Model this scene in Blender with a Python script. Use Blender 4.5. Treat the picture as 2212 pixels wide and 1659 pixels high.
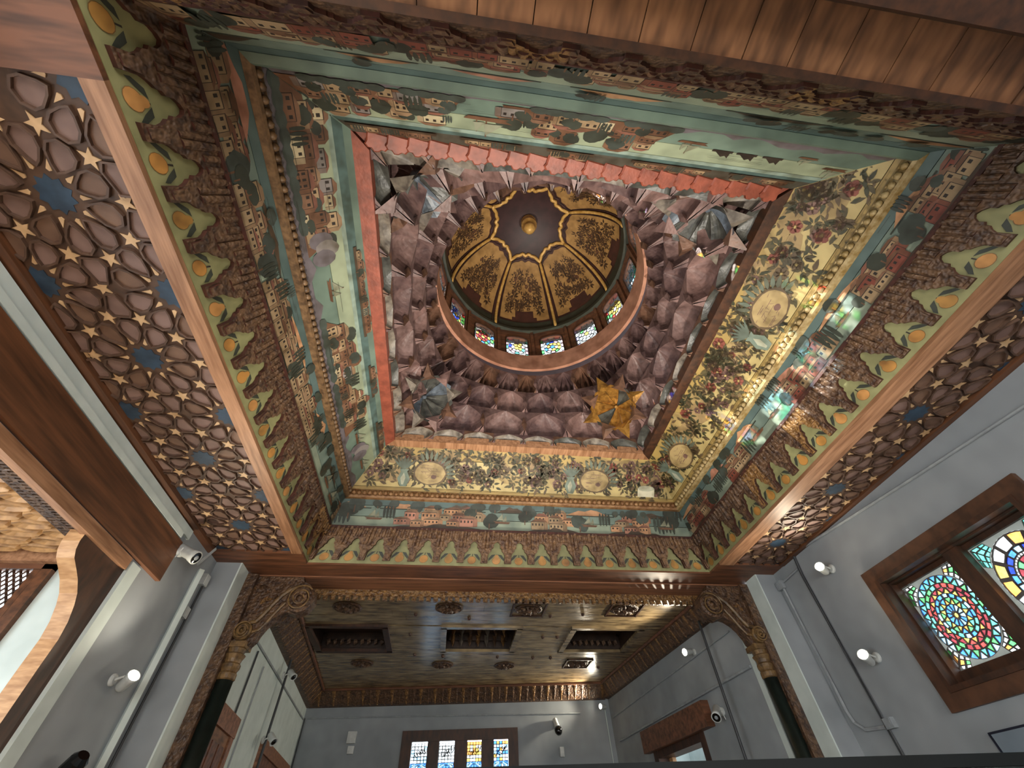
import bpy, bmesh, math, random
from math import sin, cos, pi, sqrt, atan2, radians, hypot
from mathutils import Vector, Matrix

# ------------------------------------------------------------------ reset
for o in list(bpy.data.objects):
    bpy.data.objects.remove(o, do_unlink=True)
scene = bpy.context.scene
COL = scene.collection
FLOOR = -1.6            # everything is laid out from eye level, then lifted by 1.6 m

# ------------------------------------------------------------------ camera
RT = Vector((0.99170, -0.12400, -0.03413)); 
FW = Vector((0.10712, 0.64824, 0.75386)).normalized()
RT = (RT - FW * RT.dot(FW)).normalized()
UP = RT.cross(FW).normalized()
cam_d = bpy.data.cameras.new('camera'); cam = bpy.data.objects.new('camera', cam_d); COL.objects.link(cam)
cam_d.sensor_fit = 'HORIZONTAL'; cam_d.sensor_width = 36.0; cam_d.lens = 36.0 * 898.82 / 2212.0
cam_d.clip_start = 0.05; cam_d.clip_end = 200
m3 = Matrix((RT, UP, -FW)).transposed()
cam.matrix_world = m3.to_4x4()
scene.camera = cam

# ------------------------------------------------------------------ world, sun, daylight, exposure
w = bpy.data.worlds.new('sky'); scene.world = w; w.use_nodes = True
bg = w.node_tree.nodes['Background']; bg.inputs[0].default_value = (0.86, 0.94, 1.0, 1); bg.inputs[1].default_value = 3.0
sd = bpy.data.lights.new('sun', 'SUN'); sd.energy = 26.0; sd.angle = radians(0.53); sd.color = (1, .96, .9)
sun = bpy.data.objects.new('sun', sd); COL.objects.link(sun)
sun.rotation_euler = Vector((0.80, -0.07, -0.56)).to_track_quat('-Z', 'Y').to_euler()
def daylight(name, loc, target, sx, sy, power, color):
    d = bpy.data.lights.new(name, 'AREA'); d.shape = 'RECTANGLE'; d.size = sx; d.size_y = sy; d.energy = power; d.color = color
    o = bpy.data.objects.new(name, d); COL.objects.link(o); o.location = loc
    o.rotation_euler = (Vector(target) - Vector(loc)).to_track_quat('-Z', 'Y').to_euler()
    return o
# fill lamps added in the unseen rear openings, and daylight through the left bay
daylight('fill_rear_a', (-1.4, -4.75, .5), (-1.0, 4, 2.2), 2.0, 2.6, 130, (1, .95, .88))
daylight('fill_rear_b', (3.2, -4.75, .5), (2.6, 4, 2.2), 2.0, 2.6, 130, (1, .95, .88))
daylight('daylight_bay', (-4.85, 2.2, .4), (1, 3.2, 1.8), 3.0, 2.2, 30, (.92, .97, 1))
vs = scene.view_settings
vs.view_transform = 'Standard'; vs.look = 'None'; vs.exposure = 0.65; vs.gamma = 1.0; vs.use_curve_mapping = False
cy = scene.cycles; cy.max_bounces = 5; cy.diffuse_bounces = 3; cy.glossy_bounces = 3; cy.transmission_bounces = 4; cy.transparent_max_bounces = 8; cy.sample_clamp_indirect = 6.0; cy.use_light_tree = False

# ------------------------------------------------------------------ colours and materials
def lin(h):
    h = h.lstrip('#')
    v = [int(h[i:i + 2], 16) / 255 for i in (0, 2, 4)]
    return tuple((c / 12.92 if c <= .04045 else ((c + .055) / 1.055) ** 2.4) for c in v)
MATS = {}
def mat(name, c, r=.6, c2=None, scale=6., stretch=(1, 1, 1), bump=.15, bscale=30., metal=0., detail=2., spec=.5, lo=.35, hi=.68, attr=False, bdist=.01):
    if name in MATS: return MATS[name]
    m = bpy.data.materials.new(name); m.use_nodes = True
    nt = m.node_tree; N = nt.nodes; L = nt.links
    p = N['Principled BSDF']; p.inputs['Roughness'].default_value = r; p.inputs['Metallic'].default_value = metal
    p.inputs['Specular IOR Level'].default_value = spec
    g = N.new('ShaderNodeNewGeometry')
    mp = N.new('ShaderNodeMapping'); mp.inputs['Scale'].default_value = stretch
    L.new(g.outputs['Position'], mp.inputs['Vector'])
    n = N.new('ShaderNodeTexNoise'); n.inputs['Scale'].default_value = scale; n.inputs['Detail'].default_value = detail; n.inputs['Roughness'].default_value = .62
    L.new(mp.outputs[0], n.inputs['Vector'])
    rp = N.new('ShaderNodeMapRange'); rp.inputs[1].default_value = lo; rp.inputs[2].default_value = hi
    L.new(n.outputs['Fac'], rp.inputs[0])
    mx = N.new('ShaderNodeMix'); mx.data_type = 'RGBA'
    L.new(rp.outputs[0], mx.inputs['Factor'])
    ca = lin(c) if isinstance(c, str) else c
    if attr:
        at = N.new('ShaderNodeAttribute'); at.attribute_name = 'Col'
        mu = N.new('ShaderNodeMix'); mu.data_type = 'RGBA'; mu.blend_type = 'MULTIPLY'; mu.inputs['Factor'].default_value = 1
        mu.inputs[7].default_value = (*(lin(c2) if c2 else (.55, .5, .45)), 1)
        L.new(at.outputs['Color'], mu.inputs[6])
        L.new(at.outputs['Color'], mx.inputs[6]); L.new(mu.outputs[2], mx.inputs[7])
    else:
        cb = lin(c2) if c2 else tuple(x * .6 for x in ca)
        mx.inputs[6].default_value = (*ca, 1); mx.inputs[7].default_value = (*cb, 1)
    L.new(mx.outputs[2], p.inputs['Base Color'])
    if bump >= .25:
        n2 = N.new('ShaderNodeTexNoise'); n2.inputs['Scale'].default_value = bscale; n2.inputs['Detail'].default_value = 1.0
        L.new(mp.outputs[0], n2.inputs['Vector'])
        b = N.new('ShaderNodeBump'); b.inputs['Strength'].default_value = bump; b.inputs['Distance'].default_value = bdist
        L.new(n2.outputs['Fac'], b.inputs['Height']); L.new(b.outputs[0], p.inputs['Normal'])
    MATS[name] = m
    return m
def glass(name, c, amount=1.0):
    if name in MATS: return MATS[name]
    m = bpy.data.materials.new(name); m.use_nodes = True
    nt = m.node_tree; N = nt.nodes; L = nt.links
    N.remove(N['Principled BSDF'])
    t = N.new('ShaderNodeBsdfTransparent'); cc = lin(c)
    g = N.new('ShaderNodeNewGeometry'); n = N.new('ShaderNodeTexNoise'); n.inputs['Scale'].default_value = 22
    L.new(g.outputs['Position'], n.inputs['Vector'])
    mx = N.new('ShaderNodeMix'); mx.data_type = 'RGBA'
    mx.inputs[6].default_value = (*cc, 1); mx.inputs[7].default_value = (*[x * .55 for x in cc], 1)
    rp = N.new('ShaderNodeMapRange'); rp.inputs[1].default_value = .4; rp.inputs[2].default_value = .75
    L.new(n.outputs['Fac'], rp.inputs[0]); L.new(rp.outputs[0], mx.inputs['Factor']); L.new(mx.outputs[2], t.inputs['Color'])
    gl = N.new('ShaderNodeBsdfGlossy'); gl.inputs['Roughness'].default_value = .15; gl.inputs['Color'].default_value = (.8, .8, .8, 1)
    ms = N.new('ShaderNodeMixShader'); ms.inputs[0].default_value = .05
    L.new(t.outputs[0], ms.inputs[1]); L.new(gl.outputs[0], ms.inputs[2]); L.new(ms.outputs[0], N['Material Output'].inputs['Surface'])
    MATS[name] = m
    return m
def emit(name, c, s):
    m = bpy.data.materials.new(name); m.use_nodes = True; N = m.node_tree.nodes
    p = N['Principled BSDF']; p.inputs['Emission Color'].default_value = (*c, 1); p.inputs['Emission Strength'].default_value = s
    p.inputs['Base Color'].default_value = (1, 1, 1, 1)
    MATS[name] = m; return m

PLASTER = mat('plaster', '#979da1', .75, c2='#858b8f', scale=1.6, bump=.05, bscale=60)
PLASTER_W = mat('plaster_pale', '#cfdad6', .7, c2='#c0ccc8', scale=3, bump=.05, bscale=80)
WOOD_RED = mat('wood_red', '#7d5036', .5, c2='#4b2e1d', scale=3.5, stretch=(.5, 4, 4), bump=.2, bscale=25)
WOOD_REDX = mat('wood_red_long', '#99684a', .5, c2='#66412c', scale=3.5, stretch=(.35, 5, 5), bump=.2, bscale=25)
WOOD_REDY = mat('wood_red_deep', '#6b4227', .5, c2='#432714', scale=3.5, stretch=(5, .35, 5), bump=.2, bscale=25)
WOOD_LIGHT = mat('wood_light', '#ab7f5e', .5, c2='#80583b', scale=4, stretch=(6, .5, 6), bump=.15, bscale=25)
WOOD_ORANGE = mat('wood_plank', '#936644', .55, c2='#573924', scale=2.4, stretch=(4.5, 1.1, 4.5), bump=.2, bscale=25)
WOOD_DARK = mat('wood_dark', '#4a2c1a', .5, c2='#2c1a10', scale=4, stretch=(3, 3, 1), bump=.2, bscale=30)
FRAMEWOOD = mat('wood_frame', '#5d3d29', .5, c2='#3f281a', scale=3, stretch=(2, 2, 2), bump=.15)
WOOD_PALE = mat('wood_bent', '#c79b6e', .5, c2='#a3764c', scale=6, stretch=(1, 1, 5), bump=.1)
CARVED = mat('carved_brown', '#654a33', .5, c2='#35231a', scale=14, bump=.9, bscale=26, bdist=.03)
CARVED_GOLD = mat('carved_gold', '#8f6a3c', .42, c2='#4a2e19', scale=16, bump=.9, bscale=30, bdist=.03)
CARVED_MID = mat('carved_tawny', '#7d5d3f', .5, c2='#44291b', scale=14, bump=.9, bscale=28, bdist=.03)
CARVED_EDGE = mat('carved_edge', '#4a241a', .6, c2='#30170f', scale=12, bump=.2)
GREEN_BOARD = mat('green_board', '#918f62', .6, c2='#77754e', scale=5, bump=.1)
PAINT = mat('painted_board', '#ffffff', .55, c2='#a8a08c', scale=5, bump=.12, bscale=35, attr=True, lo=.4, hi=.75)
SEAM = mat('seam_dark', '#2a2018', .8, bump=0)
LAT_BASE = mat('lattice_base', '#59402f', .6, c2='#443024', scale=8, bump=.15)
LAT_STRAP = mat('lattice_strap', '#5c4334', .55, c2='#473226', scale=9, bump=.2)
LAT_PETAL = mat('lattice_petal', '#8a7068', .6, c2='#725a52', scale=4, bump=.08)
LAT_PETAL2 = mat('lattice_petal_brown', '#7d6150', .6, c2='#6a5042', scale=4, bump=.08)
LAT_STAR = mat('lattice_star', '#d6b58c', .55, c2='#bd9970', scale=8, bump=.08)
LAT_BLUE = mat('lattice_blue', '#2f465c', .55, c2='#203244', scale=8, bump=.1)
MUQ = [mat('muqarnas_a', '#79605b', .5, c2='#4f3a36', scale=6, bump=.3, bscale=18, bdist=.03),
       mat('muqarnas_b', '#6c5450', .5, c2='#453232', scale=6, bump=.3, bscale=18, bdist=.03),
       mat('muqarnas_c', '#71513f', .5, c2='#4a3326', scale=6, bump=.3, bscale=18, bdist=.03),
       mat('muqarnas_d', '#80645e', .5, c2='#5a433e', scale=6, bump=.3, bscale=18, bdist=.03)]
MUQ_PALE = mat('muqarnas_pale', '#7d7468', .5, c2='#463e37', scale=9, bump=.3)
MUQ_DARK = mat('muqarnas_dark', '#4c4c46', .4, c2='#2c2c2a', scale=9, bump=.3)
MUQ_BLUE = mat('muqarnas_bluegrey', '#5d6670', .4, c2='#3a3f44', scale=9, bump=.3)
GOLD = mat('gold_paint', '#d6ad66', .38, c2='#b0843f', scale=12, bump=.15, metal=.1)
GOLD_LEAF = mat('gold_leaf', '#b08440', .3, c2='#6e4a1e', scale=10, bump=.35, metal=.5)
DOME_TAN = mat('dome_tan', '#ab8550', .5, c2='#86653a', scale=5, bump=.15)
DOME_DARK = mat('dome_dark', '#3b2222', .55, c2='#2c1919', scale=5, bump=.15)
DOME_GREEN = mat('dome_green', '#34382c', .55, c2='#262920', scale=5, bump=.15)
DOME_RED = mat('dome_red', '#4b2a22', .55, c2='#38201a', scale=5, bump=.15)
HOOP = mat('hoop', '#b5836a', .45, c2='#8a5d48', scale=4, bump=.15)
RED_PAINT = mat('red_paint', '#8f4a36', .5, c2='#6e3626', scale=7, bump=.25)
CAME = mat('plaster_came', '#66615e', .7, c2='#4d4846', scale=10, bump=.1)
def translucent_plaster():
    m = bpy.data.materials.new('plaster_surround'); m.use_nodes = True; N = m.node_tree.nodes; L = m.node_tree.links
    N.remove(N['Principled BSDF']); d = N.new('ShaderNodeBsdfDiffuse'); t = N.new('ShaderNodeBsdfTranslucent'); x = N.new('ShaderNodeMixShader'); x.inputs[0].default_value = .16
    g = N.new('ShaderNodeNewGeometry'); n = N.new('ShaderNodeTexNoise'); n.inputs['Scale'].default_value = 12; L.new(g.outputs['Position'], n.inputs['Vector'])
    c = N.new('ShaderNodeMix'); c.data_type = 'RGBA'; c.inputs[6].default_value = (*lin('#b4b8b0'), 1); c.inputs[7].default_value = (*lin('#979b93'), 1); L.new(n.outputs['Fac'], c.inputs['Factor'])
    L.new(c.outputs[2], d.inputs['Color']); L.new(c.outputs[2], t.inputs['Color']); L.new(d.outputs[0], x.inputs[1]); L.new(t.outputs[0], x.inputs[2]); L.new(x.outputs[0], N['Material Output'].inputs['Surface'])
    return m
SURROUND = translucent_plaster()
CAME_DARK = mat('dark_came', '#2b2a2c', .7, bump=0)
WHITE_PL = mat('white_plastic', '#c8ccca', .4, c2='#b4b8b6', scale=8, bump=0)
GREY_PL = mat('grey_conduit', '#9aa0a3', .5, c2='#868c90', scale=8, bump=0)
DARK_PL = mat('dark_cable', '#33363a', .5, bump=0)
BLACK = mat('black_gloss', '#0d0d0e', .12, bump=0)
COLGREEN = mat('column_green', '#1c2622', .35, c2='#121a17', scale=5, bump=.05)
COLGOLD = mat('column_gold', '#80633c', .45, c2='#43301c', scale=12, bump=.4, bscale=40)
IWAN_PLANK = mat('varnished_plank', '#a08b68', .27, c2='#574733', scale=3.2, stretch=(.8, 3.5, 1), bump=.3, bscale=10, bdist=.012, spec=.6)
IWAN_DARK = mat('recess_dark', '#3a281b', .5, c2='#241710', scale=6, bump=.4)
BAYWOOD = mat('bay_carving', '#b98c58', .5, c2='#8a6238', scale=9, bump=.3)
CASE = mat('case_edge', '#0a0f10', .5, bump=0, spec=.12)
FLOORM = mat('floor_stone', '#8a7864', .5, c2='#6e5d4b', scale=2, bump=.1)
LAMP_ON = emit('lamp_glow', (1, .93, .75), 40); LAMP_ON.cycles.emission_sampling = 'NONE'

# ------------------------------------------------------------------ mesh helpers
class MB:
    def __init__(s): s.v = []; s.f = []; s.c = []; s.mi = []
    def face(s, pts, c=None, mi=0):
        b = len(s.v); s.v += [tuple(p) for p in pts]; s.f.append(tuple(range(b, b + len(pts)))); s.c.append(c); s.mi.append(mi)
    def add(s, verts, faces, mi=0, c=None):
        b = len(s.v); s.v += [tuple(p) for p in verts]
        for f in faces: s.f.append(tuple(i + b for i in f)); s.c.append(c); s.mi.append(mi)
    def box(s, a, b, mi=0):
        x0, y0, z0 = a; x1, y1, z1 = b
        s.add([(x0, y0, z0), (x1, y0, z0), (x1, y1, z0), (x0, y1, z0), (x0, y0, z1), (x1, y0, z1), (x1, y1, z1), (x0, y1, z1)],
              [(3, 2, 1, 0), (4, 5, 6, 7), (0, 1, 5, 4), (1, 2, 6, 5), (2, 3, 7, 6), (3, 0, 4, 7)], mi)
    def obox(s, c, ex, ey, ez, mi=0):
        c = Vector(c); ex = Vector(ex); ey = Vector(ey); ez = Vector(ez); P = []
        for k in (-1, 1):
            for (i, j) in ((-1, -1), (1, -1), (1, 1), (-1, 1)): P.append(c + ex * i + ey * j + ez * k)
        s.add(P, [(3, 2, 1, 0), (4, 5, 6, 7), (0, 1, 5, 4), (1, 2, 6, 5), (2, 3, 7, 6), (3, 0, 4, 7)], mi)
    def prism(s, pa, pb, mi=0, mside=None, caps=(True, True)):
        n = len(pa); ms = mi if mside is None else mside
        if caps[0]: s.face(pa, None, mi)
        if caps[1]: s.face(list(reversed(pb)), None, mi)
        for i in range(n):
            j = (i + 1) % n
            s.face([pa[j], pa[i], pb[i], pb[j]], None, ms)
    def grid(s, fn, nu, nv, mi=0, skip=None):
        b = len(s.v)
        for j in range(nv + 1):
            for i in range(nu + 1): s.v.append(tuple(fn(i / nu, j / nv)))
        for j in range(nv):
            for i in range(nu):
                if skip and skip((i + .5) / nu, (j + .5) / nv): continue
                k = b + j * (nu + 1) + i
                s.f.append((k, k + 1, k + nu + 2, k + nu + 1)); s.c.append(None); s.mi.append(mi)
    def tube(s, path, r, n=6, mi=0, cap=True):
        P = [Vector(p) for p in path]; rings = []
        up = Vector((0, 0, 1))
        for i, p in enumerate(P):
            t = (P[min(i + 1, len(P) - 1)] - P[max(i - 1, 0)]).normalized()
            a = t.cross(up)
            if a.length < 1e-3: a = t.cross(Vector((1, 0, 0)))
            a.normalize(); b = a.cross(t).normalized()
            rr = r[i] if isinstance(r, (list, tuple)) else r
            rings.append([p + a * (rr * cos(2 * pi * k / n)) + b * (rr * sin(2 * pi * k / n)) for k in range(n)])
        b0 = len(s.v)
        for R in rings: s.v += [tuple(q) for q in R]
        for i in range(len(P) - 1):
            for k in range(n):
                k2 = (k + 1) % n
                s.f.append((b0 + i * n + k, b0 + i * n + k2, b0 + (i + 1) * n + k2, b0 + (i + 1) * n + k)); s.c.append(None); s.mi.append(mi)
        if cap:
            s.f.append(tuple(b0 + k for k in reversed(range(n)))); s.c.append(None); s.mi.append(mi)
            s.f.append(tuple(b0 + (len(P) - 1) * n + k for k in range(n))); s.c.append(None); s.mi.append(mi)
    def lathe(s, prof, o, ax=(0, 0, 1), n=16, mi=0, rfun=None):
        ax = Vector(ax).normalized(); a = ax.cross(Vector((.37, .91, .13))).normalized(); b = ax.cross(a); o = Vector(o); b0 = len(s.v)
        for (r, h) in prof:
            for k in range(n):
                t = 2 * pi * k / n; rr = r * (rfun(t) if rfun else 1)
                s.v.append(tuple(o + ax * h + a * (rr * cos(t)) + b * (rr * sin(t))))
        for i in range(len(prof) - 1):
            for k in range(n):
                k2 = (k + 1) % n
                s.f.append((b0 + i * n + k, b0 + i * n + k2, b0 + (i + 1) * n + k2, b0 + (i + 1) * n + k)); s.c.append(None); s.mi.append(mi)
        s.f.append(tuple(b0 + k for k in reversed(range(n)))); s.c.append(None); s.mi.append(mi)
        s.f.append(tuple(b0 + (len(prof) - 1) * n + k for k in range(n))); s.c.append(None); s.mi.append(mi)

WL = {}          # world location of every object
def mesh_of(name, mb, mats, smooth=False, off=None):
    me = bpy.data.meshes.new(name)
    vs_ = mb.v if off is None else [(x - off[0], y - off[1], z - off[2]) for x, y, z in mb.v]
    me.from_pydata(vs_, [], mb.f)
    for m in (mats if isinstance(mats, (list, tuple)) else [mats]): me.materials.append(m)
    if any(mb.mi): me.polygons.foreach_set('material_index', mb.mi)
    if any(c is not None for c in mb.c):
        ca = me.color_attributes.new('Col', 'FLOAT_COLOR', 'CORNER'); buf = []
        for p in me.polygons:
            c = mb.c[p.index] or (1, 1, 1)
            buf += [c[0], c[1], c[2], 1.0] * p.loop_total
        ca.data.foreach_set('color', buf)
    if smooth: me.polygons.foreach_set('use_smooth', [True] * len(me.polygons))
    me.update()
    return me
def ob(name, mb, mats, parent=None, smooth=False):
    xs = [p[0] for p in mb.v]; ys = [p[1] for p in mb.v]; zs = [p[2] for p in mb.v]
    c = ((min(xs) + max(xs)) / 2, (min(ys) + max(ys)) / 2, min(zs))
    o = bpy.data.objects.new(name, mesh_of(name, mb, mats, smooth, c)); COL.objects.link(o)
    WL[o.name] = Vector(c)
    if parent: o.parent = parent; o.location = Vector(c) - WL[parent.name]
    else: o.location = c
    return o
def put(name, me, parent, loc, M=None):
    """another object on shared mesh data, at a world place; M = rotation/scale matrix 3x3"""
    o = bpy.data.objects.new(name, me); COL.objects.link(o)
    WL[o.name] = Vector(loc)
    b = WL[parent.name] if parent else Vector((0, 0, 0))
    if M is not None: o.matrix_local = Matrix.Translation(Vector(loc) - b) @ M.to_4x4()
    else: o.location = Vector(loc) - b
    if parent: o.parent = parent
    return o
def thing(name, loc, label=None, cat=None, group=None, kind=None):
    o = bpy.data.objects.new(name, None); COL.objects.link(o); o.location = loc; o.empty_display_size = .1
    WL[o.name] = Vector(loc); tag(o, label, cat, group, kind); return o
def tag(o, label=None, cat=None, group=None, kind=None):
    if label: o['label'] = label
    if cat: o['category'] = cat
    if group: o['group'] = group
    if kind: o['kind'] = kind
    return o
def struct(name, mb, m, label, cat=None, smooth=False):
    return tag(ob(name, mb, m, None, smooth), label, cat, None, 'structure')

def clip(poly, a, b, c):
    """keep the side a*x+b*y<=c"""
    out = []; n = len(poly)
    for i in range(n):
        p = poly[i]; q = poly[(i + 1) % n]
        dp = a * p[0] + b * p[1] - c; dq = a * q[0] + b * q[1] - c
        if dp <= 0: out.append(p)
        if (dp < 0 < dq) or (dq < 0 < dp):
            t = dp / (dp - dq); out.append((p[0] + (q[0] - p[0]) * t, p[1] + (q[1] - p[1]) * t))
    return out
def area(poly):
    return abs(sum(poly[i][0] * poly[(i + 1) % len(poly)][1] - poly[(i + 1) % len(poly)][0] * poly[i][1] for i in range(len(poly)))) / 2
def blob(cx, cy, rx, ry, n=12, jit=.12, rnd=random):
    return [(cx + rx * cos(2 * pi * k / n) * (1 + rnd.uniform(-jit, jit)), cy + ry * sin(2 * pi * k / n) * (1 + rnd.uniform(-jit, jit))) for k in range(n)]
def mixc(a, b, t): return tuple(a[i] * (1 - t) + b[i] * t for i in range(3))
def vary(c, rnd, d=.12):
    k = 1 + rnd.uniform(-d, d); return tuple(min(1, x * k) for x in c)

# ================================================================== SETTING
CX, CY = 1.004, 3.172                                   # centre of the square coffer
H = [3.147, 2.957, 2.776, 2.252, 2.098]; Z = [3.0, 3.479, 3.942, 4.557, 4.557]
XL, XR = -3.38, 5.25                                    # hall walls
# --- floor
mb = MB(); mb.box((-5.6, -5.2, FLOOR - .2), (6.2, 14.2, FLOOR)); struct('floor', mb, FLOORM, 'plain stone floor of the hall below the view', 'floor')
# --- right wall with the window opening
WY0, WY1, WZ0, WZ1 = 2.62, 4.77, .85, 2.27
mb = MB()
mb.box((XR, -5.2, FLOOR), (XR + .35, WY0 + .1, 3.25)); mb.box((XR, WY1 - .1, FLOOR), (XR + .35, 6.9, 3.25))
mb.box((XR, WY0 + .1, FLOOR), (XR + .35, WY1 - .1, WZ0 + .1)); mb.box((XR, WY0 + .1, WZ1 - .1), (XR + .35, WY1 - .1, 3.25))
struct('wall_right', mb, PLASTER, 'grey plaster wall on the right around the big stained glass window', 'wall')
# --- left wall with the bay opening
mb = MB()
mb.box((XL - .3, 4.78, FLOOR), (XL, 6.9, 3.25)); mb.box((XL - .3, -5.2, 2.22), (XL, 4.78, 3.25)); mb.box((XL - .3, -5.2, FLOOR), (XL, -.6, 2.22))
struct('wall_left', mb, PLASTER, 'grey plaster wall on the left above and beyond the window bay', 'wall')
# --- near wall behind the viewer, with two tall openings
mb = MB()
for a, b in ((-3.7, -2.4), (-.4, 2.2), (4.2, 5.6)): mb.box((a, -5.2, FLOOR), (b, -4.95, 3.25))
for a, b in ((-2.4, -.4), (2.2, 4.2)): mb.box((a, -5.2, FLOOR), (b, -4.95, -.85)); mb.box((a, -5.2, 1.85), (b, -4.95, 3.25))
struct('wall_near', mb, PLASTER, 'plaster wall with two tall window openings behind the viewer', 'wall')
# --- alcove walls (slightly out of square, as in the photo)
IL0, IL1 = Vector((-2.89, 7.0)), Vector((-3.41, 13.52)); IR0, IR1 = Vector((4.69, 7.0)), Vector((4.25, 12.97))
def onwall(a, b, u, d, z):
    """point u metres along the plan line a->b, d metres to the right-hand normal side"""
    t = (b - a).normalized(); n = Vector((t.y, -t.x)); p = a + t * u + n * d
    return Vector((p.x, p.y, z))
def wallbox(mb, a, b, u0, u1, d0, d1, z0, z1, mi=0):
    P = [onwall(a, b, u, d, z) for z in (z0, z1) for (u, d) in ((u0, d0), (u1, d0), (u1, d1), (u0, d1))]
    mb.add(P, [(3, 2, 1, 0), (4, 5, 6, 7), (0, 1, 5, 4), (1, 2, 6, 5), (2, 3, 7, 6), (3, 0, 4, 7)], mi)
LW = (IL0, IL1); RW = (IR1, IR0); FWALL = (IL1, IR1)     # right-hand normals all point into the alcove
RWLEN = (IR1 - IR0).length
mb = MB(); wallbox(mb, *LW, -.1, 6.9, -.3, 0, FLOOR, 3.3); struct('wall_alcove_left', mb, PLASTER_W, 'pale plaster side wall of the far alcove, on the left', 'wall')
mb = MB()
DR0, DR1 = RWLEN - 3.95, RWLEN - 1.92                    # doorway in the right alcove wall
wallbox(mb, *RW, -.4, DR0, -.3, 0, FLOOR, 3.3); wallbox(mb, *RW, DR1, RWLEN + .1, -.3, 0, FLOOR, 3.3); wallbox(mb, *RW, DR0, DR1, -.3, 0, 1.5, 3.3)
struct('wall_alcove_right', mb, PLASTER, 'grey plaster side wall of the far alcove, on the right with a doorway', 'wall')
mb = MB(); FU0, FU1, FZ0, FZ1 = 2.6, 5.16, .5, 2.08
wallbox(mb, *FWALL, -.4, FU0, -.3, 0, FLOOR, 3.3); wallbox(mb, *FWALL, FU1, 8.1, -.3, 0, FLOOR, 3.3); wallbox(mb, *FWALL, FU0, FU1, -.3, 0, FLOOR, FZ0); wallbox(mb, *FWALL, FU0, FU1, -.3, 0, FZ1, 3.3)
struct('wall_far', mb, PLASTER, 'grey end wall of the alcove with the four-light coloured window', 'wall')
# --- closing slabs over the rooms
CE = thing('ceiling', (1, -2, 3.0), 'brown boarded ceiling over the near end of the hall', 'ceiling', None, 'structure')
mb = MB(); h = 3.12
mb.box((XL - .3, -5.2, 3.12), (CX - h, 6.9, 3.2)); mb.box((CX + h, -5.2, 3.12), (XR + .3, 6.9, 3.2)); mb.box((CX - h, -5.2, 3.12), (CX + h, CY - h, 3.2)); mb.box((CX - h, CY + h, 3.12), (CX + h, 6.9, 3.2))
ob('slab', mb, WOOD_DARK, CE)
# near planks, each its own piece
rnd = random.Random(3)
x = CX - H[0]
while x < 5.2:
    wd = rnd.uniform(.26, .33); mb = MB(); dz = rnd.uniform(0, .006)
    mb.box((x + .003, -.31, 2.99 + dz), (min(x + wd, 5.24) - .003, .03, 3.05)); ob('plank', mb, WOOD_ORANGE, CE); x += wd
mb = MB(); mb.box((XL, -.72, 2.86), (XR, -.31, 3.1)); ob('cross_beam', mb, WOOD_DARK, CE)
mb = MB(); mb.box((XL, -5.0, 2.98), (XR, -.72, 3.1)); ob('rear_boarding', mb, WOOD_RED, CE)
mb = MB(); mb.box((XL, -.31, 2.955), (CX - H[0] - .0, .52, 3.1)); ob('corner_board', mb, WOOD_RED, CE)
mb = MB(); mb.box((4.38, -.31, 2.975), (XR, .52, 3.1)); ob('corner_board', mb, WOOD_RED, CE)
# --- frame boards round the coffer
mb = MB(); mb.box((-2.28, .52, 2.955), (CX - H[0], 5.98, 3.06)); struct('trim_1', mb, WOOD_LIGHT, 'pale wooden board along the left edge of the coffer', 'trim')
mb = MB(); mb.box((CX + H[0], .03, 2.955), (4.38, 5.98, 3.06)); struct('trim_2', mb, WOOD_LIGHT, 'pale wooden board along the right edge of the coffer', 'trim')
mb = MB(); mb.box((-3.38, .52, 2.94), (-3.28, 5.98, 3.06)); struct('trim_3', mb, WOOD_REDY, 'reddish border board between left star lattice and wall', 'trim')
mb = MB(); mb.box((5.17, .52, 2.96), (5.25, 5.98, 3.06)); struct('trim_4', mb, WOOD_REDY, 'dark border board between right star lattice and wall', 'trim')
mb = MB(); mb.box((XL, 5.98, 2.97), (XR, 6.33, 3.06)); mb.box((XL, 6.315, 2.97), (XR, 6.68, 3.08)); 
mb.box((CX - H[0], 5.98, 3.2), (CX + H[0], 6.3, 3.21))
mb2 = MB(); mb2.box((XL, 5.98, 2.97), (CX - H[0], 6.33, 3.06)); mb2.box((CX + H[0], 5.98, 2.97), (XR, 6.33, 3.06)); mb2.box((XL, 6.315, 2.972), (XR, 6.70, 3.08))
struct('trim_5', mb2, WOOD_RED, 'red-brown soffit board at the far edge of the coffer', 'trim')
mb = MB(); mb.box((-3.03, 6.70, 2.955), (4.92, 7.12, 3.08)); struct('trim_6', mb, WOOD_REDX, 'lighter red-brown beam board spanning between the two columns', 'trim')
mb = MB(); mb.box((CX - 3.2, -.015, 2.965), (CX + 3.2, .03, 3.06)); struct('trim_7', mb, WOOD_DARK, 'thin dark fillet between near planks and carved cornice', 'trim')

# carved frieze hanging behind the beam
FR = thing('carved_frieze', (1, 7.14, 2.8), 'gilt carved frieze with a toothed lower edge hanging under the beam', 'frieze')
mb = MB(); mb.box((-3.0, 7.12, 2.865), (4.9, 7.18, 3.05)); ob('band', mb, CARVED_GOLD, FR)
mb = MB(); mb.box((-.035, -.02, -.07), (.035, .02, 0)); mb.obox((0, -.028, -.05), (.02, 0, 0), (0, .012, 0), (0, 0, .02)); toothme = mesh_of('tooth', mb, CARVED_GOLD)
n = 68
for k in range(n): put('tooth', toothme, FR, (-2.95 + 7.8 * (k + .5) / n, 7.15, 2.87))
mb = MB(); mb.tube([(-2.95, 7.115, 2.985), (4.88, 7.115, 2.985)], .018, 6); ob('fillet', mb, CARVED, FR)

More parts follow.
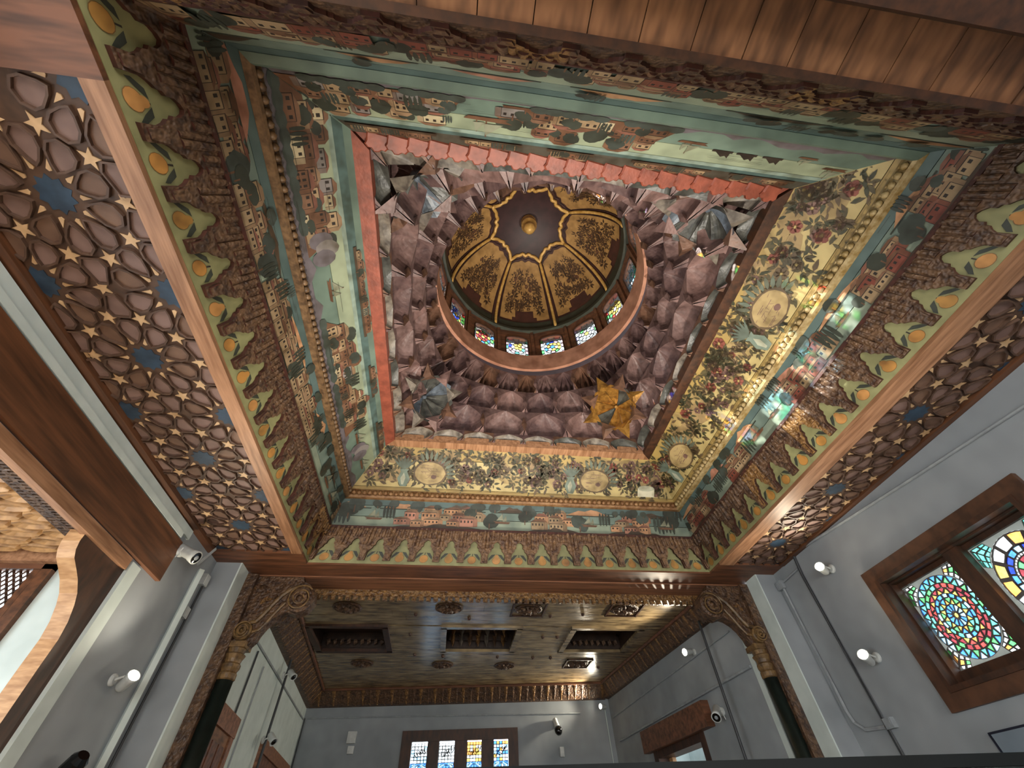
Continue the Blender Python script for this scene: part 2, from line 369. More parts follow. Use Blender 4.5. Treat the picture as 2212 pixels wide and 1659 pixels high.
# ================================================================== COFFER TIERS
SIDES = {'far': (Vector((1, 0, 0)), Vector((0, 1, 0))), 'right': (Vector((0, -1, 0)), Vector((1, 0, 0))), 'near': (Vector((-1, 0, 0)), Vector((0, -1, 0))), 'left': (Vector((0, 1, 0)), Vector((-1, 0, 0)))}
CC = Vector((CX, CY, 0))
class Tier:
    def __init__(s, side, prof):
        s.a, s.o = SIDES[side]; s.prof = prof; s.W = [0]
        for (h0, z0), (h1, z1) in zip(prof, prof[1:]): s.W.append(s.W[-1] + hypot(h1 - h0, z1 - z0))
        s.len = s.W[-1]
    def seg(s, w):
        for k in range(len(s.W) - 1):
            if w <= s.W[k + 1] + 1e-9 or k == len(s.W) - 2: return k
    def hz(s, w, k=None):
        k = s.seg(w) if k is None else k
        t = (w - s.W[k]) / (s.W[k + 1] - s.W[k]); (h0, z0), (h1, z1) = s.prof[k], s.prof[k + 1]
        return h0 + (h1 - h0) * t, z0 + (z1 - z0) * t
    def nrm(s, k):
        (h0, z0), (h1, z1) = s.prof[k], s.prof[k + 1]; L = hypot(h1 - h0, z1 - z0)
        return (-(z1 - z0) / L, (h1 - h0) / L)          # towards the room: inwards and down
    def P(s, x, w, d=0, k=None):
        k = s.seg(w) if k is None else k
        h, z = s.hz(w, k); nh, nz = s.nrm(k)
        return CC + s.a * x + s.o * (h + nh * d) + Vector((0, 0, z + nz * d))
    def F(s, u, w, d=0): return s.P(u * s.hz(w)[0], w, d)
class Paint:
    """flat painted shapes laid on a tier, clipped to its boards and mitres"""
    def __init__(s, tier, base=.016): s.t = tier; s.mb = MB(); s.base = base; s.n = 0
    def poly(s, pts, c, lay=None):
        s.n += 1
        d = s.base + (s.n * 2.5e-5 if lay is None else lay)
        t = s.t
        for k in range(len(t.W) - 1):
            q = clip(pts, 0, 1, t.W[k + 1]); q = clip(q, 0, -1, -t.W[k]) if len(q) > 2 else q
            if len(q) < 3: continue
            (h0, _), (h1, _) = t.prof[k], t.prof[k + 1]; sl = (h1 - h0) / (t.W[k + 1] - t.W[k]); c0 = h0 - sl * t.W[k] - .02
            q = clip(q, 1, -sl, c0); q = clip(q, -1, -sl, c0) if len(q) > 2 else q
            if len(q) < 3 or area(q) < 1e-6: continue
            s.mb.face([t.P(x, w_, d, k) for x, w_ in q], c)
    def rect(s, x, y, w_, h_, c, lay=None): s.poly([(x, y), (x + w_, y), (x + w_, y + h_), (x, y + h_)], c, lay)

C_ = {k: lin(v) for k, v in dict(sky='#6a7f78', sky2='#87988c', water='#98a38c', teal='#4e6460', pale='#a7b08a', hill='#b98a64', pinkhill='#b27c66', tree='#34392f', tree2='#3f4740',
      tan='#9c8464', cream='#b8a988', brown='#6b4a34', roof='#7a5a44', rroof='#7d5242', dark='#2a211a', ground='#4a3a2a', mount='#6a6266', grey='#837c78', red='#7b3f30', ochre='#b09a5e', ochre2='#a08750', leaf='#4b4226', leaf2='#37381f', leafb='#5d4a30', mauve='#6f5146', vase='#6c7a6c', white='#c8c2a8', blue='#5b7f88').items()}

def house(p, x, y, wd, ht, rnd, wall=None, roof=True, wins=None):
    wall = wall or vary(rnd.choice([C_['tan'], C_['cream'], C_['tan'], C_['roof'], C_['grey']]), rnd)
    p.rect(x, y, wd, ht, wall)
    p.poly([(x + wd, y), (x + wd * 1.28, y + ht * .04), (x + wd * 1.28, y + ht * .95), (x + wd, y + ht)], mixc(wall, C_['brown'], .45))
    if roof:
        rc = vary(rnd.choice([C_['roof'], C_['brown'], C_['rroof'], mixc(C_['tan'], C_['roof'], .5)]), rnd)
        p.poly([(x - wd * .05, y + ht), (x + wd * 1.3, y + ht * .95), (x + wd * .95, y + ht * 1.35), (x + wd * .42, y + ht * 1.38)], rc)
    n = wins or max(2, int(wd / .05))
    for k in range(n):
        ww = wd / n * .42
        p.rect(x + wd * (k + .5) / n - ww / 2, y + ht * .5, ww, ht * .28, C_['dark'])
    if ht > .13:
        for k in range(n): p.rect(x + wd * (k + .5) / n - wd / n * .2, y + ht * .12, wd / n * .4, ht * .24, C_['dark'])
    for q in (x, x + wd): p.rect(q - .002, y, .004, ht, C_['dark'])
    p.poly([(x - .003, y + ht - .004), (x + wd, y + ht - .004), (x + wd, y + ht + .004), (x - .003, y + ht + .004)], C_['dark'])
def tree(p, x, y, r, rnd, c=None):
    c = vary(c or rnd.choice([C_['tree'], C_['tree2'], C_['tree']]), rnd, .2)
    k = rnd.random()
    if k < .6:
        for _ in range(3): p.poly(blob(x + rnd.uniform(-.4, .4) * r, y + r * rnd.uniform(.5, 1), r * rnd.uniform(.6, .85), r * rnd.uniform(.55, .8), 12, .08, rnd), c)
        p.rect(x - r * .06, y - r * .2, r * .12, r * .6, C_['brown'])
    else:
        for j in range(4): p.poly(blob(x + (j - 1.5) * r * .42, y + r * .9, r * .17, r * rnd.uniform(.75, 1.0), 10, .05, rnd), c)
def boat(p, x, y, s_, rnd, c=None):
    c = c or C_['brown']
    p.poly([(x - s_, y), (x + s_ * .8, y), (x + s_, y + s_ * .22), (x - s_ * 1.15, y + s_ * .3), (x - s_ * .8, y + s_ * .12)], c)
    p.rect(x - s_ * .03, y + s_ * .1, s_ * .06, s_ * 1.2, c)
    p.rect(x + s_ * .4, y + s_ * .1, s_ * .05, s_ * .9, c)
    for (ax, ay, bx, by) in ((-s_ * .75, .4, 0, 1.2), (s_ * .05, .35, s_ * .45, 1.0)):
        p.poly([(x + ax, y + s_ * ay), (x + bx, y + s_ * by), (x + bx + s_ * .12, y + s_ * ay * 1.1)], mixc(C_['water'], c, .35))
def hill(p, x, y, wd, ht, c, rnd, lay=None):
    pts = [(x, y)]; n = 7
    for k in range(1, n): pts.append((x + wd * k / n, y + ht * (sin(pi * k / n) ** .8) * rnd.uniform(.65, 1.1)))
    pts.append((x + wd, y)); p.poly(pts, c, lay)
def strip(p, y0, y1, c, lay, x0=-3.2, x1=3.2): p.poly([(x0, y0), (x1, y0), (x1, y1), (x0, y1)], c, lay)
def wavy(p, y, amp, y1, c, rnd, lay, x0=-3.2, x1=3.2):
    n = 44; pts = [(x0, y1), (x0, y)] if False else []
    top = [(x0 + (x1 - x0) * k / n, y + amp * rnd.uniform(-1, 1)) for k in range(n + 1)]
    for a, b in zip(top, top[1:]): p.poly([(a[0], y1), (b[0], y1), b, a], c, lay)

def boards(root, tier, mats, nm='board'):
    """one plank for every facet of the profile, over a dark backing"""
    mbk = MB()
    for k in range(len(tier.W) - 1):
        (h0, _), (h1, _) = tier.prof[k], tier.prof[k + 1]
        mbk.face([tier.P(-h0 - .06, tier.W[k] - .04, -.03, k), tier.P(h0 + .06, tier.W[k] - .04, -.03, k), tier.P(h1 + .06, tier.W[k + 1] + .04, -.03, k), tier.P(-h1 - .06, tier.W[k + 1] + .04, -.03, k)])
        w0, w1 = tier.W[k] + .004, tier.W[k + 1] - .004; mb = MB(); g0, g1 = tier.hz(w0, k)[0], tier.hz(w1, k)[0]
        A = [(-g0, w0), (g0, w0), (g1, w1), (-g1, w1)]
        mb.prism([tier.P(x, w_, .012, k) for x, w_ in A], [tier.P(x, w_, -.02, k) for x, w_ in A])
        ob(nm, mb, mats[k % len(mats)], root)
    ob('backing', mbk, SEAM, root)

profA = [(H[0], Z[0]), (H[1], Z[1])]
profB = [(H[1], Z[1]), (2.905, 3.64), (2.85, 3.80), (H[2], Z[2])]
profA_near = [(H[0], Z[0]), (3.065, 3.205)]
profB_near = [(3.065, 3.205), (H[1], Z[1]), (2.905, 3.64), (2.85, 3.80), (H[2], Z[2])]
profC = [(H[2], Z[2]), (2.70, 4.06), (2.55, 4.24), (2.385, 4.405), (H[3], Z[3])]
P_B1 = mat('frieze_water', '#8f9a85', .55, c2='#6f7b6d', scale=3, bump=.12)
P_B2 = mat('frieze_mid', '#75867b', .55, c2='#59685f', scale=3, bump=.12)
P_B3 = mat('frieze_sky', '#556865', .55, c2='#41524f', scale=3, bump=.12)
P_C1 = mat('cove_teal', '#57685f', .55, c2='#46544d', scale=3, bump=.12)
P_C2 = mat('cove_pale', '#939c80', .55, c2='#767f68', scale=3, bump=.12)
P_C3 = mat('cove_green', '#697c6e', .55, c2='#526257', scale=3, bump=.12)
P_O1 = mat('cove_ochre', '#a68c50', .5, c2='#8a7240', scale=3, bump=.14)
P_O2 = mat('cove_straw', '#b5a26c', .5, c2='#978352', scale=3, bump=.14)
side_words = {'far': 'at the far side above the alcove', 'right': 'on the right side by the grey window wall', 'near': 'at the near side by the plank ceiling', 'left': 'on the left side by the pale star lattice'}

def cornice(side, seed, fruit=True):
    rnd = random.Random(seed); T = Tier(side, profA if side != 'near' else profA_near); L = T.len; ws = L / .515; dp = {'far': .8, 'left': .62, 'right': .62, 'near': .4}[side]
    root = thing('arcaded_cornice', T.P(0, 0, 0), ('brown carved cornice of pointed arches with painted fruit ' if fruit else 'plain brown carved cornice without fruit ') + side_words[side], 'cornice', 'arcaded fruit cornices round the coffer')
    mb = MB(); A = [(-1, 0), (1, 0), (1, L), (-1, L)]
    mb.prism([T.F(u, w_, .006) for u, w_ in A], [T.F(u, w_, -.04) for u, w_ in A]); ob('green_ground' if fruit else 'ground', mb, GREEN_BOARD if fruit else CARVED, root)
    n = 17; m = 2 / n; hm = 3.06; mw = m * hm
    for k in range(n):
        u0 = -1 + m * (k + .5)
        def Q(x, w_, d): return T.F(u0 + x / hm, w_ * ws, d * dp if d > .012 else d)
        e = mw / 2
        half = [(-e, .045), (-e + .05, .045), (-e + .052, .16), (-.108, .195), (-.082, .22), (-.078, .25), (-.054, .265), (-.054, .31), (-.03, .34), (0, .355)]
        poly = half + [(-x, y) for x, y in reversed(half[:-1])] + [(e, .515), (-e, .515)]
        mb = MB(); mb.prism([Q(x, y, .075) for x, y in poly], [Q(x, y, .0) for x, y in poly], 0, 1)
        # reeds hanging above the arch, of uneven thickness
        for j, xx in enumerate((-.42, -.2, .02, .24, .42)):
            x0 = xx * mw; rr = rnd.uniform(.022, .034); lo = .375 if abs(xx) < .3 else .26
            pts = []
            for q in range(6):
                an = pi * q / 5; pts.append((x0 + rr * cos(an), .075 + rr * 1.2 * sin(an)))
            for (xa, da), (xb, db) in zip(pts, pts[1:]):
                mb.face([Q(xa, lo, da), Q(xb, lo, db), Q(xb, .515, db), Q(xa, .515, da)], None, 0)
            mb.face([Q(a, lo, b) for a, b in reversed(pts)], None, 1)
        # carved leg drop
        for s_ in (-1, 1):
            mb.prism([Q(s_ * (e - .03), .07, .1), Q(s_ * (e), .07, .1), Q(s_ * (e), .19, .105), Q(s_ * (e - .045), .17, .105)], [Q(s_ * (e - .03), .07, .07), Q(s_ * (e), .07, .07), Q(s_ * (e), .19, .07), Q(s_ * (e - .045), .17, .07)], 0, 1)
        ob('arch', mb, [(CARVED_MID if side == 'far' else (CARVED_GOLD if rnd.random() < .2 else CARVED)), CARVED_EDGE], root)
        if not fruit: continue
        # painted fruit with two leaves
        mb = MB(); pear = k % 2
        def fl(pts, c, d): mb.face([Q(x, y, d) for x, y in pts], c)
        fx = rnd.uniform(-.012, .012); c = lin(rnd.choice(['#b5803c', '#b9853f', '#c08a4c', '#a97c3a']))
        fl([(fx - .02, .175), (fx - .075, .17), (fx - .12, .115), (fx - .118, .08), (fx - .07, .12)], C_['tree'], .010)
        fl([(fx + .02, .175), (fx + .075, .17), (fx + .12, .115), (fx + .118, .08), (fx + .07, .12)], C_['tree'], .0102)
        fl([(fx - .004, .1), (fx + .004, .1), (fx + .01, .175), (fx - .002, .175)], C_['dark'], .0104)
        fl([(fx + .066 * cos(t), .086 + .056 * sin(t)) for t in [2 * pi * q / 14 for q in range(14)]], mixc(c, C_['dark'], .6), .0106)
        fl([(fx + .062 * cos(t), .086 + .052 * sin(t)) for t in [2 * pi * q / 14 for q in range(14)]], c, .0110)
        if pear: fl([(fx + .034 * cos(t), .136 + .036 * sin(t)) for t in [2 * pi * q / 10 for q in range(10)]], c, .0112)
        ob('painted_fruit', mb, PAINT, root)
    mb = MB(); mb.prism([T.F(-1, L - .02, .11 * dp), T.F(1, L - .02, .11 * dp), T.F(1, L + .015, .10 * dp), T.F(-1, L + .015, .10 * dp)], [T.F(-1, L - .02, 0), T.F(1, L - .02, 0), T.F(1, L + .015, 0), T.F(-1, L + .015, 0)])
    ob('top_fillet', mb, CARVED_EDGE, root)
    return root

def frieze(side, seed):
    rnd = random.Random(seed); T = Tier(side, profB if side != 'near' else profB_near)
    root = thing('painted_frieze', T.P(0, 0, 0), {'far': 'painted seaside frieze with pink houses directly above the far fruit arches', 'right': 'painted frieze with green sky and dark trees, catching coloured sun on the right', 'near': 'upside-down painted frieze of dark trees and red towns beside the near planks', 'left': 'painted frieze of tall tan houses and sailing ships above the left fruit arches'}[side], 'frieze', 'painted landscape friezes')
    boards(root, T, [P_B1, P_B2, P_B3] if side != 'near' else [P_B2, P_B1, P_B2, P_B3])
    p = Paint(T); L = T.len
    strip(p, L - .05, L, C_['teal'], .0002)
    x = -2.9
    while x < 2.85:                                   # far hills and islands
        wd = rnd.uniform(.4, .8); hill(p, x, L * .60, wd, rnd.uniform(.06, .11), vary(rnd.choice([C_['hill'], C_['pinkhill'], C_['hill'], C_['ground']]), rnd), rnd)
        p.rect(x - .05, L * .575, wd + .12, .016, C_['tree']); x += wd + rnd.uniform(.25, .7)
    FL = [('t', -2.02, -.55), ('b', -2.3), ('b', -.28), ('t', .15, .95), ('b', 1.18), ('t', 1.5, 2.35), ('g', -2.7), ('g', 2.62), ('b', 2.5)]
    if side == 'far':
        for it in FL:
            x = it[1]
            if it[0] == 'b': boat(p, x, .12, .13, rnd)
            elif it[0] == 'g':
                for q in range(3): tree(p, x + q * .08 - .08, .05 + .1 * q, .15, rnd)
            else:
                wd = it[2] - x; hill(p, x - .1, .0, wd + .2, .09, C_['ground'], rnd)
                for row in (2, 1, 0):
                    xx = x + row * .1 + rnd.uniform(0, .08)
                    while xx < x + wd - .15 - row * .06:
                        hw = rnd.uniform(.14, .24); house(p, xx, .04 + row * .085 + rnd.uniform(-.01, .02), hw, rnd.uniform(.085, .13), rnd, vary(rnd.choice([C_['pinkhill'], C_['hill'], C_['tan'], C_['hill']]), rnd)); xx += hw * rnd.uniform(1.2, 1.6)
                    if row: tree(p, x + rnd.uniform(0, wd), .14 + row * .06, .11, rnd)
                hill(p, x + wd * .3, .0, wd * .5, .09, C_['ground'], rnd); tree(p, x + wd + .06, .06, .15, rnd); tree(p, x - .06, .14, .12, rnd)
    x = -2.85 if side != 'far' else 9
    while x < 2.8:
        k = rnd.random()
        tw = {'left': .5, 'near': .5, 'right': .5, 'far': .5}[side]
        if k < tw:                                    # a town on its dark shore
            wd = rnd.uniform(.6, 1.15); hill(p, x - .05, .01, wd + .1, .06, C_['ground'], rnd)
            p.rect(x - .06, .0, wd + .14, .035, C_['ground'])
            y = .16
            for row in range(3):
                xx = x + rnd.uniform(0, .1)
                while xx < x + wd - .12:
                    hw = rnd.uniform(.1, .2); red = rnd.random() < .35
                    house(p, xx, y - row * .06 + rnd.uniform(-.01, .02), hw, rnd.uniform(.08, .13), rnd, vary(C_['red'], rnd) if (red and side != 'left') else (vary(C_['tan'], rnd) if side != 'far' else vary(rnd.choice([C_['pinkhill'], C_['hill'], C_['tan']]), rnd)))
                    xx += hw * rnd.uniform(1.05, 1.5)
                if rnd.random() < .8: tree(p, x + rnd.uniform(0, wd), y + .02, rnd.uniform(.06, .11), rnd)
            tree(p, x + wd + .02, .06, rnd.uniform(.09, .14), rnd); tree(p, x - .02, .1, rnd.uniform(.07, .11), rnd)
            x += wd + .1
        elif k < .85:
            boat(p, x + .15, rnd.uniform(.08, .16), rnd.uniform(.1, .17), rnd); x += .4
        else:
            for _ in range(2): tree(p, x + rnd.uniform(0, .25), rnd.uniform(.05, .2), rnd.uniform(.09, .15), rnd)
            x += .35
    for _ in range(14): tree(p, rnd.uniform(-2.7, 2.7), L * .60, rnd.uniform(.06, .1), rnd)
    for _ in range(9): p.rect(rnd.uniform(-2.7, 2.4), rnd.uniform(.02, L * .95), rnd.uniform(.15, .5), .003, C_['dark'])
    ob('painted_scene', p.mb, PAINT, root)
    return root

def city_cove(side, seed):
    rnd = random.Random(seed); T = Tier(side, profC)
    root = thing('painted_cove', T.P(0, 0, 0), {'left': 'pale green painted cove with a dense tan harbour town, on the left', 'near': 'green painted cove with upside-down town and ships, above the red scalloped border'}[side], 'cove', 'painted coves under the vault')
    boards(root, T, [P_C1, P_C3, P_C2, P_C3])
    p = Paint(T); L = T.len; W_ = T.W
    strip(p, W_[1] * .05, W_[1] * .98, C_['mount'], .0002)
    wavy(p, W_[1] * 1.2, .05, W_[1] * .9, C_['mount'], rnd, .0003)
    if side == 'near': strip(p, 0.0, W_[1] * .8, C_['teal'], .0004)
    if side == 'near': strip(p, W_[3] + .05, L, mixc(C_['ground'], C_['teal'], .25), .0003)
    strip(p, W_[3] + .0, W_[3] + .10, C_['teal'], .0002); strip(p, W_[3] - .05, W_[3], C_['sky2'], .0002)
    y0 = W_[1] + .02
    lay = {'left': [('town', -2.62, -1.25), ('grove', -1.2), ('boat', -.72, .14), ('town', -.35, .62), ('town', .62, 1.45), ('boat', 1.72, .13), ('grove', 2.0), ('boat', 2.32, .12)],
           'near': [('boat', -2.35, .13), ('boat', -1.98, .1), ('hull', -1.68), ('hull', -1.42), ('hull', -1.18), ('boat', -.85, .14), ('town', -.62, .02), ('town', .05, .78), ('boat', 1.0, .2), ('town', 1.25, 1.9), ('town', 1.9, 2.6)]}[side]
    for it in lay:
        x = it[1]
        if it[0] == 'town':
            wd = it[2] - it[1]
            p.poly([(x - .05, y0), (x + wd + .1, y0), (x + wd, y0 + .2), (x + wd * .5, y0 + .27), (x + .1, y0 + .22)], vary(C_['brown'], rnd))
            for row in (2, 1, 0):
                xx = x + rnd.uniform(-.02, .1) + row * .06
                while xx < x + wd - .08 - row * .08:
                    hw = rnd.uniform(.10, .2); house(p, xx, y0 + .005 + row * .115 + rnd.uniform(-.015, .03), hw, rnd.uniform(.08, .14), rnd, vary(rnd.choice([C_['tan'], C_['cream'], C_['tan'], C_['grey'], C_['roof'], C_['brown']]), rnd)); xx += hw * rnd.uniform(1.15, 1.6)
                for _ in range(2): tree(p, x + rnd.uniform(0, wd), y0 + .04 + row * .1, rnd.uniform(.05, .1), rnd)
            for q in range(int(wd / .13)): p.poly(blob(x + q * .13, y0 + .0, .08, .05, 10, .1, rnd), vary(C_['tree2'], rnd))
            tree(p, x + wd, y0 + .14, .12, rnd)
        elif it[0] == 'boat': boat(p, x, y0 + rnd.uniform(.12, .24), it[2], rnd, vary(C_['brown'], rnd))
        elif it[0] == 'hull':
            c = vary(C_['dark'], rnd, .3); y = y0 + .2
            p.poly([(x - .1, y), (x + .1, y), (x + .1, y + .03), (x - .1, y + .03)], c); p.poly([(x - .08, y + .03), (x + .06, y + .03), (x - .02, y + .09), (x - .05, y + .07), (x - .09, y + .1)], c)
        else:
            for q in range(3): p.poly(blob(x + (q - 1) * .09, y0 + .16 + .05 * (q % 2), .09, .13, 12, .06, rnd), C_['grey'] if q % 2 else C_['mount'])
    for (x, n) in ({'left': [(-1.1, 9), (.55, 4), (1.65, 5)], 'near': [(-2.1, 5), (-1.2, 6), (.0, 3), (.7, 4), (1.5, 6)]}[side]):
        p.rect(x - .05, W_[3] + .045, n * .12 + .1, .04, C_['ground'])
        for j in range(n): house(p, x + j * .12, W_[3] + .075, .1, rnd.uniform(.045, .075), rnd, vary(rnd.choice([C_['brown'], C_['roof'], C_['tan']]), rnd))
        for j in range(3): tree(p, x + rnd.uniform(0, n * .12), W_[3] + .05, .06, rnd)
    for _ in range(16): p.rect(rnd.uniform(-2.5, 2.2), rnd.uniform(.05, L * .9), rnd.uniform(.2, .6), .003, C_['dark'])
    ob('painted_scene', p.mb, PAINT, root)
    return root

def leafpts(x, y, l, a, wf=.36):
    ca, sa = cos(a), sin(a); o = []
    for t, v in ((0, 0), (.3, wf / 2), (.62, wf / 2.4), (1, 0), (.62, -wf / 2.4), (.3, -wf / 2)):
        o.append((x + l * (t * ca - v * sa), y + l * (t * sa + v * ca)))
    return o
def spray(addp, x, y, r, rnd, cols, n=7, a0=0):
    for k in range(n):
        a = a0 + 2 * pi * k / n + rnd.uniform(-.3, .3)
        addp(leafpts(x + .15 * r * cos(a), y + .15 * r * sin(a), r * rnd.uniform(.7, 1.1), a), vary(rnd.choice(cols), rnd, .25))
def flower(addp, x, y, r, rnd, c, cc):
    for k in range(6):
        a = 2 * pi * k / 6 + rnd.uniform(-.1, .1)
        addp(blob(x + r * .55 * cos(a), y + r * .55 * sin(a), r * .42, r * .42, 8, .1, rnd), vary(c, rnd, .2))
    addp(blob(x, y, r * .3, r * .3, 8, .05, rnd), cc)
def floral_cove(side, seed):
    rnd = random.Random(seed); T = Tier(side, profC)
    root = thing('painted_cove', T.P(0, 0, 0), {'far': 'ochre floral painted cove with vases and leaves, at the far side', 'right': 'ochre floral painted cove flecked with sunlight, on the right'}[side], 'cove', 'painted coves under the vault')
    boards(root, T, [P_O1, P_O2, P_O2, P_O1])
    p = Paint(T); L = T.len; W_ = T.W
    lv = [C_['leaf'], C_['leaf2'], C_['leafb'], C_['leaf']]
    for q in range(34):                               # soft brown washes behind the leaves
        p.poly(blob(rnd.uniform(-2.5, 2.5), rnd.uniform(.32, L - .1), rnd.uniform(.12, .26), rnd.uniform(.06, .14), 14, .15, rnd), mixc(C_['ochre'], C_['mauve'], rnd.uniform(.25, .6)), .0002 + q * 3e-6)
    p.n = 40
    def A(pts, c): p.n = min(p.n, 300); p.poly(pts, c)
    stems = 7
    for q in range(520):                              # leafy ground, thinner towards the bead
        x = rnd.uniform(-2.6, 2.6); y = .1 + (L - .12) * rnd.random() ** .75
        A(leafpts(x, y, rnd.uniform(.06, .13), rnd.uniform(0, 2 * pi)), vary(rnd.choice(lv), rnd, .25))
    for q in range(120):
        x = rnd.uniform(-2.55, 2.55); y = rnd.uniform(.2, L - .06); spray(A, x, y, rnd.uniform(.08, .14), rnd, lv, rnd.randint(5, 8))
    for q in range(80):
        x = rnd.uniform(-2.5, 2.5); y = rnd.uniform(.22, L - .1); flower(A, x, y, rnd.uniform(.05, .09), rnd, rnd.choice([C_['mauve'], C_['red'], C_['leafb'], C_['mauve']]), C_['ochre'])
    p.n = 320
    for x in ((-1.5, 1.28) if side == 'far' else (-1.75, 1.0)):     # shell medallions with a vase beside each
        y = L * .48; m0 = mixc(C_['tan'], C_['ochre'], .5)
        for k in range(11):
            a = -.2 + 2.2 * k / 10; p.poly(leafpts(x + .26 * cos(a), y + .2 * sin(a), .17, a, .3), mixc(C_['vase'], C_['leaf'], .25 if k % 2 else .6))
        p.poly(blob(x, y, .27, .2, 18, .04, rnd), C_['leafb']); p.poly(blob(x, y, .245, .178, 18, .03, rnd), m0)
        for k in range(9): p.rect(x + rnd.uniform(-.2, .05), y + rnd.uniform(-.13, .13), rnd.uniform(.06, .16), .006, C_['mauve'])
        for k in range(14): p.poly(leafpts(x + rnd.uniform(-.18, .12), y + rnd.uniform(-.11, .11), .07, rnd.uniform(0, 6.28), .12), mixc(m0, C_['mauve'], .7))
        p.poly(blob(x + .06, y - .06, .045, .035, 10, .1, rnd), C_['mauve'])
        vx = x - .42
        p.poly([(vx - .05, .16), (vx + .05, .16), (vx + .1, .28), (vx + .05, .4), (vx + .075, .44), (vx - .075, .44), (vx - .05, .4), (vx - .1, .28)], C_['vase'])
        p.poly([(vx - .03, .19), (vx + .0, .19), (vx + .03, .3), (vx, .38), (vx - .05, .29)], mixc(C_['vase'], C_['white'], .5))
        for k in range(7):
            a = pi / 2 + (k - 3) * .28; p.poly(leafpts(vx, .43, .24, a, .16), mixc(C_['vase'], C_['tree'], .5))
    if side == 'far':
        p.rect(2.05, .16, .3, .14, C_['white']); p.poly(blob(2.2, .3, .15, .05, 10, .05, rnd), mixc(C_['white'], C_['vase'], .4))
    for k in range(3): p.rect(-2.6, W_[1] * .3 + k * .035, 5.2, .006, mixc(C_['ochre2'], C_['leaf'], .4))
    ob('painted_scene', p.mb, PAINT, root)
    return root

for i, s_ in enumerate(('far', 'right', 'near', 'left')):
    cornice(s_, 11 + i, s_ != 'near'); frieze(s_, 21 + i)
city_cove('left', 31); city_cove('near', 32); floral_cove('far', 33); floral_cove('right', 34)

# bead mouldings at the step between frieze and cove
mb = MB(); mb.lathe([(.004, -.036), (.024, -.028), (.036, 0), (.024, .028), (.004, .036)], (0, 0, 0), (0, 0, 1), 8)
BEAD_M = mat('bead_gold', '#96714a', .55, c2='#6b4421', scale=14, bump=.2)
BEAD_M2 = mat('bead_ochre', '#b09c72', .6, c2='#7f6430', scale=14, bump=.2)
BEAD_M3 = mat('bead_brown', '#7b5f41', .45, c2='#4a3623', scale=14, bump=.2)
for s_ in ('far', 'right', 'near', 'left'):
    a, o = SIDES[s_]; bm_ = {'far': BEAD_M, 'right': BEAD_M2, 'left': BEAD_M3, 'near': P_C3}[s_]
    root = thing('bead_moulding', CC + o * H[2] + Vector((0, 0, Z[2] - .05)), {'far': 'gilt bead moulding under the far floral cove', 'right': 'pale gilt bead moulding under the right floral cove', 'near': 'green painted moulding above the near frieze of trees', 'left': 'brown bead moulding beside the left harbour town cove'}[s_], 'moulding', 'mouldings between frieze and cove')
    def Q(x, h, z): return CC + a * x + o * h + Vector((0, 0, z))
    h0, z0 = H[2] - .012, Z[2]
    sec = [(0.03, -.07), (-.035, -.075), (-.05, -.045), (-.03, -.04), (-.03, .04), (-.055, .045), (-.045, .075), (.03, .08)]
    mb = MB(); A = [Q(-(h0 + dh), h0 + dh, z0 + dz) for dh, dz in sec]; B = [Q(h0 + dh, h0 + dh, z0 + dz) for dh, dz in sec]
    mb.prism(A, B, caps=(True, True)); ob('rail', mb, bm_, root)
    if s_ != 'near':
        beadme = mesh_of('bead', MB() if False else mb_b, bm_, True) if False else None
        mbb = MB(); mbb.lathe([(.004, -.034), (.026, -.024), (.038, 0), (.026, .024), (.004, .034)], (0, 0, 0), a, 8); beadme = mesh_of('bead', mbb, bm_, True)
        n = 66
        for k in range(n): put('bead', beadme, root, Q(-h0 + .06 + (2 * h0 - .12) * (k + .5) / n, h0 - .045, z0))

# frame of the vault opening: four boards, the near one scalloped
for s_, m_, lb in (('far', WOOD_LIGHT, 'pale brown board framing the vault opening at the far side'), ('right', WOOD_DARK, 'dark brown board framing the vault opening on the right'), ('left', RED_PAINT, 'red-brown board framing the vault opening on the left')):
    a, o = SIDES[s_]
    def Q(x, h, z): return CC + a * x + o * h + Vector((0, 0, z))
    mb = MB(); zb, zt = Z[3] - .02, Z[3] + .12
    A = [Q(-H[3] - .02, H[3] + .02, 0), Q(H[3] + .02, H[3] + .02, 0), Q(H[4], H[4], 0), Q(-H[4], H[4], 0)]
    mb.prism([p + Vector((0, 0, zb)) for p in A], [p + Vector((0, 0, zt)) for p in A])
    struct({'far': 'trim_8', 'right': 'trim_9', 'left': 'trim_10'}[s_], mb, m_, lb, 'trim')
a, o = SIDES['near']
def Q(x, h, z): return CC + a * x + o * h + Vector((0, 0, z))
SC = thing('scalloped_border', Q(0, 2.17, Z[3]), 'red scalloped border of overlapping leaves along the near edge of the vault', 'border')
mb = MB(); A = [(-H[3], H[3] + .01), (H[3], H[3] + .01), (H[4], H[4] + .03), (-H[4], H[4] + .03)]
mb.prism([Q(x, h, Z[3] + .01) for x, h in A], [Q(x, h, Z[3] + .12) for x, h in A]); ob('rail', mb, RED_PAINT, SC)
n = 22
mb = MB(); out = [(-.1, .085), (.1, .085)] + [(.10, .0), (.115, -.03), (.085, -.06), (.05, -.055), (.02, -.085), (-.02, -.08), (-.05, -.055), (-.085, -.06), (-.11, -.03), (-.10, .0)]
top = [Vector((x * 1.0, y, -.022 + abs(x) * .04)) for x, y in out]; bot = [Vector((x, y, .02)) for x, y in out]
cen = Vector((0, .01, -.03))
mid_ = [Vector((x * .86, y * .86, -.034)) for x, y in out]; mb.face(mid_[::-1])
for i in range(len(out)):
    j = (i + 1) % len(out); mb.face([top[j], top[i], mid_[i], mid_[j]][::-1]); mb.face([top[j], top[i], bot[i], bot[j]])
scme = mesh_of('scallop', mb, RED_PAINT)
